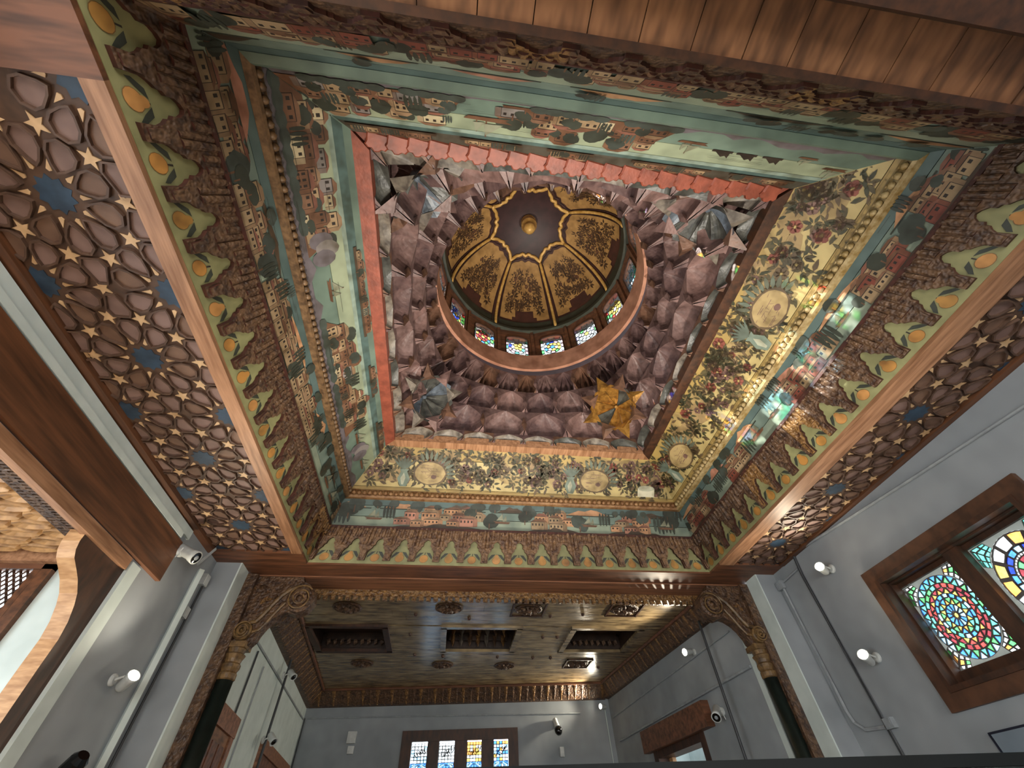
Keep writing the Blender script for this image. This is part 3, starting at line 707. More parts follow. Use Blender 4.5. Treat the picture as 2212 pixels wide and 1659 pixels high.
for k in range(n):
    x = -H[4] - .02 + (2 * H[4] + .04) * (k + .5) / n
    put('scallop', scme, SC, Q(x, 2.17, Z[3] + (.004 if k % 2 else -.006)), Matrix(((-1, 0, 0), (0, -1, 0), (0, 0, 1))) @ Matrix.Rotation(.16, 3, 'Z') @ Matrix.Rotation(.12, 3, 'Y'))

# ================================================================== MUQARNAS VAULT, HOOP, DRUM, DOME
ZB, ZT = 4.60, 6.07; DX, DY = 1.065, 3.155; RH = 1.70
VA = thing('muqarnas_vault', (CX, CY, ZB), 'mauve and brown carved stalactite vault stepping from square to round', 'vault')
def rbase(ph): return 2.098 / max(abs(cos(ph)), abs(sin(ph)))
TL = [0, .11, .42, .72, 1.0]
def rprof(ph, t):
    rb = rbase(ph); e = t ** .85
    return rb + (1.70 - rb) * e
def vcen(t): return (CX + (DX + .05 - CX) * t, CY + (DY + .12 - CY) * t)
def VP(ph, t, r):
    c = vcen(t); return Vector((c[0] + r * cos(ph), c[1] + r * sin(ph), ZB + (ZT - ZB) * t))
rnd = random.Random(5)
NC = [32, 20, 24, 32]
for ti in range(4):
    t0, t1 = TL[ti], TL[ti + 1]; n = NC[ti]
    def phs(k):                        # even spacing along the square at the bottom, even in angle at the top
        x = (k + (.5 if ti % 2 else 0)) / n * 4
        q = math.floor(x); fr = x - q
        a_sq = atan2(2 * fr - 1, 1) ; a_ci = (fr - .5) * pi / 2
        b = 1 - ti / 4
        return (a_sq * b + a_ci * (1 - b)) + q * pi / 2
    for k in range(n):
        pa, pb = phs(k), phs(k + 1); mb = MB(); nu, nv = 10, 9
        extra = (.05, .10, .10, .07)[ti]
        def gw(v): return .97 * (1 if v < .3 else max(0, 1 - ((v - .3) / .70) ** 1.7))
        def dmax(ph, v): return (rprof(ph, t0) + extra - rprof(ph, t1)) * (1 - v ** 3)
        def R(x, v, dep):
            ph = pa + (pb - pa) * (x + 1) / 2; t = t0 + (t1 - t0) * v
            return VP(ph, t, rprof(ph, t1) + dep * dmax(ph, v))
        def inside(u, v):
            y = 2 * u - 1; d = max(0, 1 - abs(y) ** 3) ** .6
            if ti == 3: d *= 1 + .30 * cos(y * pi * 3)
            elif ti == 1: d *= .82 + .18 * min(1, abs(y) * 3)
            elif ti == 2: d *= 1 - .12 * cos(y * pi * 2)
            return R(y * gw(v * .985), v * .985, d)
        mb.grid(inside, nu, nv, 1 if ti == 0 else 0)
        for sg_ in (-1, 1): mb.grid(lambda u, v: R(sg_ * (gw(v) + (1 - gw(v)) * u), v, 0), 2, nv)
        for i in range(nu):                        # underside of the drop
            A_, B_ = inside(i / nu, 0), inside((i + 1) / nu, 0)
            pA, pB = pa + (pb - pa) * i / nu, pa + (pb - pa) * (i + 1) / nu
            mb.face([B_, A_, VP(pA, t0, rprof(pA, t0) + extra + .05), VP(pB, t0, rprof(pB, t0) + extra + .05)])
        m_ = rnd.choice([[MUQ[2], MUQ[1]], [MUQ[0], MUQ[3], MUQ[1]], [MUQ[0], MUQ[1], MUQ[3]], [MUQ[2], MUQ[1], MUQ[0]]][ti])
        ob('niche', mb, [m_, rnd.choice([MUQ_PALE, MUQ_DARK, MUQ_DARK])], VA)
        if 0 < ti:                                  # hanging leaf at the foot of each joint
            c0 = VP(pa, t0 + .005, rprof(pa, t1) + .005); mb = MB(); s_ = .06
            er = Vector((cos(pa), sin(pa), 0)); et = Vector((-sin(pa), cos(pa), 0)); dz = (t1 - t0) * 1.5
            Pp = [c0 - er * .012 + Vector((0, 0, -.05)), c0 + et * s_ * .8 + Vector((0, 0, dz * .3)) + er * .01, c0 - er * .02 + Vector((0, 0, dz * .62)), c0 - et * s_ * .8 + Vector((0, 0, dz * .3)) + er * .01, c0 - er * .055 + Vector((0, 0, dz * .22)), c0 + er * .05 + Vector((0, 0, .04))]
            mb.add(Pp, [(0, 1, 4), (1, 2, 4), (2, 3, 4), (3, 0, 4), (1, 0, 5), (0, 3, 5)]); ob('pendant_leaf', mb, rnd.choice(MUQ), VA)
# shell behind the cells so that no daylight slips through
mb = MB(); mb.grid(lambda u, v: VP(u * 2 * pi, v, rprof(u * 2 * pi, v) + .3), 64, 8); ob('backing_shell', mb, MUQ[1], VA)
# corner stars
def corner_star(sx, sy, gold, at, lab, rr=.33):
    c = Vector(at); ax = Vector((-sx * .62, -sy * .62, -.75)).normalized()
    a_ = ax.cross(Vector((0, 0, 1))).normalized(); b_ = ax.cross(a_).normalized()
    root = thing('corner_rosette', c, lab, 'rosette', 'star rosettes in the vault corners')
    n = 8; WL[root.name] = root.location.copy()
    def rp(v, x): return c + ax * (-.24 * (1 - v ** 1.6)) + (a_ * cos(x) + b_ * sin(x)) * rr * v
    for k in range(n):
        t = 2 * pi * (k + .5) / n; mb = MB(); hw = pi / n
        def gore(u, v):
            x = 2 * u - 1; r = v * (1 + .16 * (1 - abs(x)) * v ** 2)
            return rp(r, t + x * hw * .97) - ax * (.05 * (1 - x * x) * v * (1 - v) * 3) + ax * (.015 * abs(x))
        mb.grid(gore, 6, 7)
        m_ = (GOLD_LEAF if k % 4 else MUQ_DARK) if gold else ([MUQ_DARK, MUQ_BLUE, MUQ_DARK, MUQ_DARK][k % 4])
        ob('gore', mb, m_, root)
        t2 = t + hw; d2 = a_ * cos(t2) + b_ * sin(t2); e2 = a_ * -sin(t2) + b_ * cos(t2)
        Q0 = c + d2 * rr * .92 + e2 * rr * .40 + ax * .0; Q1 = c + d2 * rr * .92 - e2 * rr * .40 + ax * .0; Q2 = c + d2 * rr * 1.75 + ax * .05; Q3 = c + d2 * rr * 1.15 + ax * .11
        mb = MB(); mb.add([Q0, Q1, Q2, Q3], [(0, 3, 1), (1, 3, 2), (2, 3, 0), (0, 1, 2)]); ob('outer_point', mb, [MUQ[2], MUQ_PALE, MUQ[3]][k % 3] if not gold else [MUQ[2], GOLD_LEAF][k % 2], root)
    mb = MB(); mb.lathe([(rr * .12, -.25), (rr * .1, -.2), (.02, -.18)], c, ax, 10); ob('boss', mb, GOLD_LEAF if gold else MUQ_BLUE, root)
corner_star(-1, 1, False, (-0.564, 4.67, 4.94), 'dark star rosette in the far left corner of the vault')
corner_star(1, 1, True, (2.46, 4.6, 4.94), 'gilded star rosette in the far right corner of the vault')
corner_star(-1, -1, False, (-0.61, 1.546, 4.94), 'large dark star rosette in the near left corner of the vault', .38)
corner_star(1, -1, False, (2.61, 1.49, 4.94), 'large slate-grey star rosette in the near right corner of the vault', .38)

# hoop
DC = Vector((DX, DY, 0))
mb = MB(); n = 72
def ring(mb, r0, r1, z0, z1, n=72):
    for k in range(n):
        t, t2 = 2 * pi * k / n, 2 * pi * (k + 1) / n
        def P(r, t_, z): return (DX + r * cos(t_), DY + r * sin(t_), z)
        mb.face([P(r0, t, z0), P(r0, t2, z0), P(r0, t2, z1), P(r0, t, z1)][::-1]); mb.face([P(r1, t, z0), P(r1, t2, z0), P(r1, t2, z1), P(r1, t, z1)])
        mb.face([P(r0, t, z0), P(r1, t, z0), P(r1, t2, z0), P(r0, t2, z0)][::-1]); mb.face([P(r0, t, z1), P(r1, t, z1), P(r1, t2, z1), P(r0, t2, z1)])
ring(mb, 1.655, 1.71, 6.05, 6.48)
tag(ob('wooden_hoop', mb, HOOP), 'reddish wooden hoop round the foot of the dome drum', 'hoop')
mb = MB(); ring(mb, 1.71, 2.2, 6.40, 6.46); tag(ob('drum_ledge', mb, DOME_DARK), 'dark ledge closing the gap behind the wooden hoop', 'ledge')

# ---- stained glass: cells that tile a rectangle, each with its glass piece and the came round it
PAL = dict(blue='#4c86dd', deep='#2f45d2', sky='#9bcfee', teal='#62cbb4', green='#5cc468', red='#d24a44', ruby='#8c3a40', orange='#f09c50', yellow='#f2c95c', white='#f4f7f6', pale='#dfe6e4', lilac='#b9b6e8', pink='#f0b9c4')
GL = {k: glass('glass_' + k, v) for k, v in PAL.items()}
def polar_cells(W_, H_, rings, corner, rnd, rx=.47, ry=.47):
    """rings: list of (r0,r1,count,palette,phase); returns [(poly,colour)] tiling the rectangle"""
    out = []
    def E_(r, t): return (W_ * rx * r * cos(t), H_ * ry * r * sin(t))
    for rg in rings:
        (r0, r1, n, pal, ph) = rg[:5]
        if len(rg) > 5:                              # a zigzag of triangles pointing out and in
            for k in range(n):
                t0, t1, t2 = (2 * pi * (k + ph + q) / n for q in (0, 1, .5)); t3 = t2 + 2 * pi / n
                out.append(([E_(r0, t0), E_(r0, t1), E_(r1, t2)], rnd.choice(pal))); out.append(([E_(r1, t2), E_(r0, t1), E_(r1, t3), E_(r1, (t2 + t3) / 2)], rnd.choice(rg[5])))
            continue
        for k in range(n):
            t0, t1 = 2 * pi * (k + ph) / n, 2 * pi * (k + 1 + ph) / n
            m = 3 if n < 20 else 2
            if r0 == 0: poly = [(0, 0)] + [E_(r1, t0 + (t1 - t0) * j / m) for j in range(m + 1)] if n > 1 else [E_(r1, 2 * pi * j / 14) for j in range(14)]
            else: poly = [E_(r0, t0), E_(r0, t1)][::-1][::-1] + [E_(r1, t1 - (t1 - t0) * j / m) for j in range(m + 1)]
            out.append((poly, rnd.choice(pal)))
    n = 48; rl = rings[-1][1]
    def out_pt(t):
        c, s_ = cos(t), sin(t); kx = W_ / 2 / abs(c) if abs(c) > 1e-6 else 1e9; ky = H_ / 2 / abs(s_) if abs(s_) > 1e-6 else 1e9
        q = min(kx, ky); return (q * c, q * s_)
    for k in range(n):
        t0, t1 = 2 * pi * k / n, 2 * pi * (k + 1) / n
        a0, a1 = atan2(H_ * ry * sin(t0), W_ * rx * cos(t0)), atan2(H_ * ry * sin(t1), W_ * rx * cos(t1))
        A0, A1, B0, B1 = E_(rl, t0), E_(rl, t1), out_pt(a0), out_pt(a1)
        def mid(a_, b_, f): return (a_[0] + (b_[0] - a_[0]) * f, a_[1] + (b_[1] - a_[1]) * f)
        gap = hypot(B0[0] - A0[0], B0[1] - A0[1]) + hypot(B1[0] - A1[0], B1[1] - A1[1])
        if corner and gap > .16 * min(W_, H_) * 1.6:
            f = [.06, .3, .66, .92]; cs = [corner[0], corner[1], corner[0]]
            out.append(([A0, A1, mid(A1, B1, f[0]), mid(A0, B0, f[0])], None))
            for q in range(3): out.append(([mid(A0, B0, f[q]), mid(A1, B1, f[q]), mid(A1, B1, f[q + 1]), mid(A0, B0, f[q + 1])], rnd.choice(cs[q])))
            out.append(([mid(A0, B0, f[3]), mid(A1, B1, f[3]), B1, B0], None))
        else: out.append(([A0, A1, B1, B0], None))
    return out
def rect_cells(x0, y0, x1, y1, nx, ny, pal, rnd):
    o = []
    for j in range(ny):
        for i in range(nx):
            a, b = x0 + (x1 - x0) * i / nx, x0 + (x1 - x0) * (i + 1) / nx; c, d = y0 + (y1 - y0) * j / ny, y0 + (y1 - y0) * (j + 1) / ny
            o.append(([(a, c), (b, c), (b, d), (a, d)], rnd.choice(pal)))
    return o
GR = random.Random(77)
def glaze(parent, cells, o, ex, ey, came, k=.84, pane_name='pane'):
    """o = centre of the light, ex, ey = unit axes seen from the room"""
    o = Vector(o); ex = Vector(ex); ey = Vector(ey); ez = ex.cross(ey); mbc = MB()
    def P(p, d=0): return o + ex * p[0] + ey * p[1] + ez * d
    for poly, c in cells:
        if area(poly) < 1e-7: continue
        if c is None:
            mbc.face([P(p, .006) for p in poly], None, 1); continue
        cx_ = sum(p[0] for p in poly) / len(poly); cy_ = sum(p[1] for p in poly) / len(poly)
        kk = k * GR.uniform(.86, 1.0); inn = [(cx_ + (x - cx_) * kk, cy_ + (y - cy_) * kk) for x, y in poly]
        for i in range(len(poly)):
            j = (i + 1) % len(poly)
            mbc.face([P(poly[i], .006), P(poly[j], .006), P(inn[j], .006), P(inn[i], .006)])
            mbc.face([P(inn[i], .006), P(inn[j], .006), P(inn[j], -.006), P(inn[i], -.006)])
        mb = MB(); mb.face([P(p) for p in inn]); ob(pane_name, mb, GL[c], parent)
    ob('came', mbc, [came, SURROUND], parent)

# ---- drum windows: fifteen arched lights under the dome
NW = 15; DR = 1.735; DZ0, DZ1 = 6.46, 7.36
themes = [(['deep', 'blue', 'lilac'], ['yellow', 'white'], ['green', 'red']), (['red', 'red', 'ruby'], ['yellow'], ['blue', 'green']), (['white', 'yellow'], ['deep', 'yellow'], ['pink', 'teal']), (['yellow', 'white'], ['deep', 'blue'], ['pink', 'green']), (['white', 'pale'], ['yellow', 'orange'], ['lilac', 'green']), (['yellow', 'white'], ['white'], ['green', 'red']), (['sky', 'teal'], ['white'], ['pale', 'sky'])]
wd_words = ['first', 'second', 'third', 'fourth', 'fifth', 'sixth', 'seventh', 'eighth', 'ninth', 'tenth', 'eleventh', 'twelfth', 'thirteenth', 'fourteenth', 'fifteenth']
rnd = random.Random(9)
for k in range(NW):
    ph = radians(94 - 24 * k); er = Vector((cos(ph), sin(ph), 0)); et = Vector((sin(ph), -cos(ph), 0)); ez = Vector((0, 0, 1))
    c = DC + er * DR
    lab = 'arched coloured drum window directly at the far side of the dome' if k == 0 else 'arched coloured drum window, %s going clockwise from the far side' % wd_words[k]
    root = thing('window_%d' % (10 + k), c + ez * DZ0, lab, 'window', 'coloured windows of the dome drum', 'structure')
    hw = DR * math.tan(pi / NW) + .012; ww, hh, spring = .235, .60, .50; zb = .06
    def P(x, z, d=0): return c + et * x + ez * (DZ0 + z) - er * d
    arch = [(-ww, zb), (-ww, zb + spring)] + [(-ww * cos(pi * q / 8) * 1.0, zb + spring + (hh - spring) * sin(pi * q / 8) ** .8) for q in range(1, 8)] + [(ww, zb + spring), (ww, zb)]
    top = DZ1 - DZ0
    mb = MB()
    def both(pts):
        mb.face([P(x, z, .045) for x, z in pts]); mb.face([P(x, z, -.045) for x, z in pts][::-1])
    both([(-hw, 0), (-ww, 0), (-ww, zb + spring), (-ww, top), (-hw, top)]); both([(ww, 0), (hw, 0), (hw, top), (ww, top), (ww, zb + spring)]); both([(-ww, 0), (ww, 0), (ww, zb), (-ww, zb)])
    up = arch[1:-1]
    for (a_, b_) in zip(up, up[1:]): both([a_, b_, (b_[0], top), (a_[0], top)])
    for (a_, b_) in zip(arch, arch[1:]): mb.face([P(*a_, .045), P(*b_, .045), P(*b_, -.045), P(*a_, -.045)])
    ob('frame', mb, WOOD_RED, root)
    mb = MB(); mb.tube([P(x * .98 + (0), z, .05) for x, z in arch], .016, 6); ob('arch_bead', mb, WOOD_DARK, root)
    mb = MB(); mb.obox(P(-hw, top / 2, .06), et * .03, er * .03, ez * top / 2); ob('mullion', mb, WOOD_RED, root)
    th = themes[(k + 2) % 7] if k else themes[2]
    th = {0: themes[2], 1: themes[3], 2: themes[4], 3: themes[5], 4: themes[6], 14: themes[1], 13: themes[0], 12: themes[6]}.get(k, th)
    Wd, Hd = ww * 2, hh
    cells = [] ; inner_w, inner_h = Wd * .76, Hd * .74
    cells += [(pl, c_) for pl, c_ in polar_cells(inner_w, inner_h, [(0, .28, 1, th[1], 0), (.28, .66, 6, th[0], .25), (.66, 1.0, 10, th[0] + th[1] + th[2], 0)], None, rnd)]
    cells = [(pl, c_ if c_ else rnd.choice(['pale', 'white'])) for pl, c_ in cells]
    x0, x1, y0, y1 = -inner_w / 2, inner_w / 2, -inner_h / 2, inner_h / 2
    cells += rect_cells(-Wd / 2, -Hd / 2, x0, Hd / 2, 1, 5, th[2] + ['pale', 'white'], rnd) + rect_cells(x1, -Hd / 2, Wd / 2, Hd / 2, 1, 5, th[2] + ['pale', 'white'], rnd) + rect_cells(x0, -Hd / 2, x1, y0, 3, 1, th[2] + ['pale'], rnd) + rect_cells(x0, y1, x1, Hd / 2, 3, 1, ['pale', 'white', 'pink'], rnd)
    glaze(root, cells, P(0, zb + hh / 2, -.01), et, ez, CAME, .9)

# ---- dome
mb = MB(); ring(mb, 1.64, 2.0, 7.33, 7.40); tag(ob('drum_cornice', mb, DOME_GREEN), 'dark ring where the dome rests on its window drum', 'cornice')
DZ = 7.34; DRR = 1.69; DH = 1.78
DO = thing('dome', (DX, DY, DZ), 'gilded and painted ribbed dome with a dark star at its crown', 'dome')
def dpt(ph, th, off=0):
    return Vector((DX + (DRR - off) * cos(th) * cos(ph), DY + (DRR - off) * cos(th) * sin(ph), DZ + (DH - off) * sin(th)))
mb = MB(); mb.grid(lambda u, v: dpt(u * 2 * pi, v * pi / 2 * .995), 64, 20); ob('shell', mb, DOME_RED, DO, True)
mb = MB(); mb.grid(lambda u, v: dpt(u * 2 * pi, v * .17, .012), 64, 3); ob('green_rim', mb, DOME_GREEN, DO, True)
PH0 = radians(20)
def starR(x):         # x in 0..1 between two ribs -> plan radius of the star's edge
    x = abs(2 * x - 1)              # 1 at tips
    return .70 + .18 * x ** 3.2 + .022 * cos(x * pi * 4) * (1 - x)
def sth(x): return math.acos(min(.999, starR(x) / DRR))
mb = MB(); mb.grid(lambda u, v: dpt(PH0 + u * 2 * pi, sth((u * 8) % 1.0 if u < 1 else 0) * (1 - v) + v * pi / 2 * .99, .02), 160, 8); ob('crown_star', mb, DOME_DARK, DO, True)
mb = MB(); mb.tube([dpt(PH0 + 2 * pi * k / 192, sth((k / 24) % 1.0), 0.035) for k in range(193)], .038, 6, cap=False); ob('star_border', mb, GOLD, DO, True)
mb = MB(); mb.tube([dpt(PH0 + 2 * pi * k / 192, sth((k / 24) % 1.0) - .055, .022) for k in range(193)], .012, 5, cap=False); ob('star_line', mb, DOME_DARK, DO, True)  # thin dark line along the gold star border
rnd = random.Random(17)
for k in range(8):
    p0 = PH0 + k * pi / 4; p1 = p0 + pi / 4
    mb = MB(); mb.tube([dpt(p0, .02 + (sth(0) - .02) * j / 14, .03) for j in range(15)], .034, 6); ob('rib', mb, GOLD, DO, True)
    mb = MB(); mb.tube([dpt(p0 + .045, .02 + (sth(0) - .06) * j / 14, .016) for j in range(15)], .012, 5); mb.tube([dpt(p0 - .045, .02 + (sth(0) - .06) * j / 14, .016) for j in range(15)], .012, 5); ob('rib_line', mb, DOME_DARK, DO, True)
    def G(u, v, off=.018):
        uu = .075 + .85 * u; lo = .20; hi = sth(uu) - .085
        return dpt(p0 + (p1 - p0) * uu, lo + (hi - lo) * v, off)
    mb = MB(); mb.grid(G, 16, 16, skip=lambda u, v: v < .16 and abs(u - .5) < .25 - v * .4); pn = ob('panel', mb, DOME_TAN, DO, True)
    mbf = MB(); cols = [lin('#4a3420'), lin('#3a281a'), lin('#5a4128')]
    def A(pts, c, off=.021): mbf.face([G(max(0, min(1, x)), max(0, min(1, y)), off) for x, y in pts], c)
    for q in range(62): spray(A, rnd.uniform(.12, .88), rnd.uniform(.24, .84), rnd.uniform(.06, .1), rnd, cols, 6)
    for q in range(9): flower(A, rnd.uniform(.2, .8), rnd.uniform(.3, .75), .04, rnd, lin('#5b3a2c'), lin('#8a6a3c'))
    for j in range(5):                                  # swag along the foot
        for q in range(11):
            a = (q - 5) / 5; A(leafpts(.5 + a * .33, .2 + j * .035 + .10 * a * a, .05, rnd.uniform(-.4, .4) + (0 if q % 2 else pi)), rnd.choice(cols))
    for sx in (-1, 1): spray(A, .5 + sx * .34, .2, .1, rnd, cols, 8)
    ob('floral_paint', mbf, PAINT, pn)
# finial knob hanging from the crown
tz = DZ + DH
mb = MB(); mb.lathe([(.12, .1), (.15, -.03), (.165, -.1), (.13, -.16), (.165, -.21), (.165, -.29), (.105, -.36), (.125, -.41), (.105, -.49), (.05, -.55), (.005, -.56)], (DX, DY, tz), (0, 0, 1), 18); ob('finial', mb, GOLD, DO, True)

# ================================================================== STAR LATTICE STRIPS
def star_lattice(x0, x1, y0, y1, xm, ym, label):
    root = thing('star_lattice_panel', ((x0 + x1) / 2, (y0 + y1) / 2, 2.98), label, 'lattice panel', 'star lattice panels beside the coffer')
    mb = MB(); mb.box((x0, y0, 3.0), (x1, y1, 3.06)); ob('ground', mb, LAT_BASE, root)
    mb = MB()
    for xs in (.27, .62):
        mb.box((x0 + (x1 - x0) * xs, y0, 2.9985), (x0 + (x1 - x0) * xs + .004, y1, 2.9995))
    SY = .6855; SX = SY * .675; sxx = .94
    strap = MB()
    def clipr(p):
        for a, b, c in ((1, 0, x1), (-1, 0, -x0), (0, 1, y1), (0, -1, -y0)):
            if len(p) > 2: p = clip(p, a, b, c)
        return p
    def piece(name, poly, m_, z, bord=.02, th=.012):
        q = clipr(poly)
        if len(q) < 3 or area(q) < 2e-5: return
        mb = MB(); mb.prism([(x, y, z) for x, y in q][::-1], [(x, y, 3.002) for x, y in q][::-1]); ob(name, mb, m_, root)
        if bord:
            cx_ = sum(p[0] for p in poly) / len(poly); cy_ = sum(p[1] for p in poly) / len(poly); n = len(poly)
            for i in range(n):
                a, b = poly[i], poly[(i + 1) % n]
                def o_(p):
                    d = hypot(p[0] - cx_, p[1] - cy_); return (p[0] + (p[0] - cx_) / d * bord, p[1] + (p[1] - cy_) / d * bord)
                q = clipr([a, b, o_(b), o_(a)])
                if len(q) > 2 and area(q) > 1e-6:
                    strap.prism([(x, y, 2.974) for x, y in q][::-1], [(x, y, 3.001) for x, y in q][::-1])
    def pol(cx_, cy_, r, a): return (cx_ + r * cos(a) * sxx, cy_ + r * sin(a))
    done = set()
    for j in range(-6, 8):
        for i in range(-3, 4):
            if (i + j) % 2: continue
            cx_, cy_ = xm + i * SX, ym + j * SY
            if cx_ < x0 - .45 or cx_ > x1 + .45 or cy_ < y0 - .5 or cy_ > y1 + .5: continue
            piece('blue_rosette', [pol(cx_, cy_, .132 if q % 2 else .10, pi / 10 * (q + 1) if False else pi * q / 10) for q in range(20)], LAT_BLUE, 2.996, 0)
            for q in range(10):
                a = q * pi / 5
                # cream kite
                kp = [pol(cx_, cy_, .152, a), pol(cx_, cy_, .19, a + .105), pol(cx_, cy_, .215, a + .02), pol(cx_, cy_, .215, a - .02), pol(cx_, cy_, .19, a - .105)]
                kp = [pol(cx_, cy_, .17, a + .105), pol(cx_, cy_, .158, a), pol(cx_, cy_, .17, a - .105), pol(cx_, cy_, .238, a)]
                piece('cream_kite', kp, LAT_STAR, 2.992, 0)
                # petal towards the edge of the decagon
                b = a + pi / 10
                def lp(r, s_): return (cx_ + (r * cos(b) - s_ * sin(b)) * sxx, cy_ + (r * sin(b) + s_ * cos(b)))
                piece('petal', [lp(.19, 0), lp(.225, .033), lp(.292, .071), lp(.348, .075), lp(.397, .032), lp(.397, -.032), lp(.348, -.075), lp(.292, -.071), lp(.225, -.033)], LAT_PETAL if (q + i) % 3 else LAT_PETAL2, 2.997, .016)
                # five-pointed star at the decagon's corner
                sx_, sy_ = pol(cx_, cy_, .452, a); key = (round(sx_ / .06), round(sy_ / .06))
                if any((key[0] + u, key[1] + v) in done for u in (-1, 0, 1) for v in (-1, 0, 1)): continue
                done.add(key)
                piece('cream_star', [(sx_ + (.072 if t % 2 == 0 else .03) * cos(a + pi + pi * t / 5) * sxx, sy_ + (.072 if t % 2 == 0 else .03) * sin(a + pi + pi * t / 5)) for t in range(10)], LAT_STAR, 2.992, 0)
            # pieces in the gap between four rosettes
            gx, gy = cx_ + SX, cy_
            for s_ in (-1, 1):
                gy_ = cy_ + s_ * SY; 
                if s_ == 1:
                    for d_ in (-1, 1):
                        cy2 = cy_ + SY + d_ * .155
                        piece('petal', [(cx_ + x_ * sxx, cy2 + y_ * d_) for x_, y_ in ((-.035, -.1), (.035, -.1), (.085, .03), (.06, .085), (-.06, .085), (-.085, .03))], LAT_PETAL, 2.995, .016)
    o = ob('strapwork', strap, LAT_STRAP, root); o['kind'] = 'stuff'
    return root
star_lattice(-3.28, -2.28, .52, 5.98, -2.785, 2.588, 'brown geometric star lattice panel running along the left wall')
star_lattice(4.38, 5.17, .52, 5.98, 4.785, 2.588, 'dim brown star lattice panel above the stained glass wall on the right')

# ================================================================== LEFT WALL: LINTEL, BAY, TRUNKING
mb = MB(); mb.box((XL, -.6, 2.25), (XL + .05, 5.29, 2.72)); struct('trim_11', mb, WOOD_REDY, 'broad plain red-brown lintel board over the left bay', 'trim')
mb = MB(); mb.box((XL - .06, -.6, 2.12), (XL + .02, 4.72, 2.235)); struct('trim_12', mb, WOOD_LIGHT, 'rounded pale timber below the left lintel board', 'trim')
mb = MB(); mb.box((XL - .3, 4.76, FLOOR), (XL + .02, 4.93, 2.22)); struct('trim_13', mb, PLASTER_W, 'bright plaster jamb beside the left bay opening', 'trim')
mb = MB(); mb.box((XL, -.6, 2.735), (XL + .055, 5.2, 2.80)); tag(ob('cable_trunking', mb, PLASTER_W), 'lower grey cable trunking running above the left lintel', 'trunking')
mb = MB(); mb.box((XL, -.6, 2.815), (XL + .03, 5.4, 2.925)); tag(ob('cable_trunking', mb, PLASTER_W), 'upper flat pale trunking under the left star lattice', 'trunking')
# scroll-edged board at the end of the bay opening
prof = [(4.02, 2.22), (4.024, 2.058), (4.05, 1.99), (4.10, 1.935), (4.20, 1.885), (4.30, 1.83), (4.40, 1.75), (4.46, 1.67), (4.52, 1.55), (4.55, 1.42), (4.55, 1.2), (4.56, .85), (4.57, FLOOR), (4.78, FLOOR), (4.78, 2.22)]
mb = MB(); mb.prism([(-3.40, y, z) for y, z in prof][::-1], [(-3.55, y, z) for y, z in prof][::-1], 0, 1)
tag(ob('scroll_board', mb, [WOOD_DARK, WOOD_PALE]), 'dark wooden board with a pale S-curved edge at the bay opening', 'board')
# bay: carved ceiling, end wall with lattice window, outer wall
BC = thing('carved_bay_ceiling', (-4.2, 3.4, 2.22), 'sunlit carved scale-pattern ceiling of the left window bay', 'ceiling')
mb = MB(); mb.box((-5.3, -.6, 2.26), (XL - .0, 4.75, 2.3)); ob('panel', mb, BAYWOOD, BC)
mb = MB(); out = [(.2 * cos(t), .085 * sin(t) * (1 - .25 * cos(t))) for t in [2 * pi * q / 12 for q in range(12)]]
rim = [Vector((x, y, 0)) for x, y in out]; mid_ = [Vector((x * .8, y * .75, -.06)) for x, y in out]; inn = [Vector((x * .5, y * .35, -.035)) for x, y in out]
for i in range(12):
    j = (i + 1) % 12; mb.face([rim[j], rim[i], mid_[i], mid_[j]]); mb.face([mid_[j], mid_[i], inn[i], inn[j]])
mb.face(inn[::-1]); lme = mesh_of('carved_leaf', mb, BAYWOOD)
for j in range(15):
    for i in range(6):
        put('carved_leaf', lme, BC, (-3.74 - i * .36 - (.18 if j % 2 else 0), 4.5 - j * .15, 2.262), Matrix.Rotation(.12, 3, 'Z'))
mb = MB(); mb.box((-3.70, -.6, 2.185), (-3.43, 4.62, 2.222))
for k in range(80):
    y = 4.6 - k * .045; mb.box((-3.66, y, 2.165), (-3.47, y + .028, 2.19)); mb.box((-3.60, y + .03, 2.165), (-3.56, y + .043, 2.19))
o = ob('fretwork_edge', mb, CARVED, BC); o['kind'] = 'stuff'
mb = MB(); mb.box((-5.3, 4.62, 2.14), (-3.55, 4.72, 2.26)); struct('trim_14', mb, WOOD_LIGHT, 'pale horizontal rail over the bay lattice window', 'trim')
mb = MB(); mb.box((-4.02, 4.74, FLOOR), (-3.5, 4.85, 2.3)); mb.box((-5.3, 4.74, FLOOR), (-4.02, 4.85, .6)); mb.box((-5.3, 4.74, 2.2), (-4.0, 4.85, 2.3))
struct('wall_bay_end', mb, PLASTER_W, 'bright white end wall of the left bay', 'wall')
mb = MB(); mb.box((-5.35, -.7, 1.7), (-5.25, 4.85, 2.35)); mb.box((-5.35, -.7, FLOOR), (-5.25, 4.85, -.9)); mb.box((-5.35, -.75, FLOOR), (-3.5, -.65, 2.35)); mb.box((-5.35, 3.6, FLOOR), (-5.25, 4.85, 2.35)); mb.box((-5.35, 1.6, FLOOR), (-5.25, 2.2, 2.35)); struct('wall_bay_outer', mb, PLASTER_W, 'outer wall of the left bay', 'wall')
w1 = thing('window_1', (-4.6, 4.7, .6), 'wooden lattice window at the end of the left bay', 'window', None, 'structure')
mb = MB(); mb.box((-4.10, 4.68, .5), (-4.0, 4.76, 2.2)); mb.box((-4.18, 4.70, .5), (-4.12, 4.76, 2.12)); ob('frame_post', mb, WOOD_REDY, w1)
mb = MB(); mb.box((-5.25, 4.68, 2.09), (-4.0, 4.76, 2.2)); ob('frame_head', mb, WOOD_RED, w1)
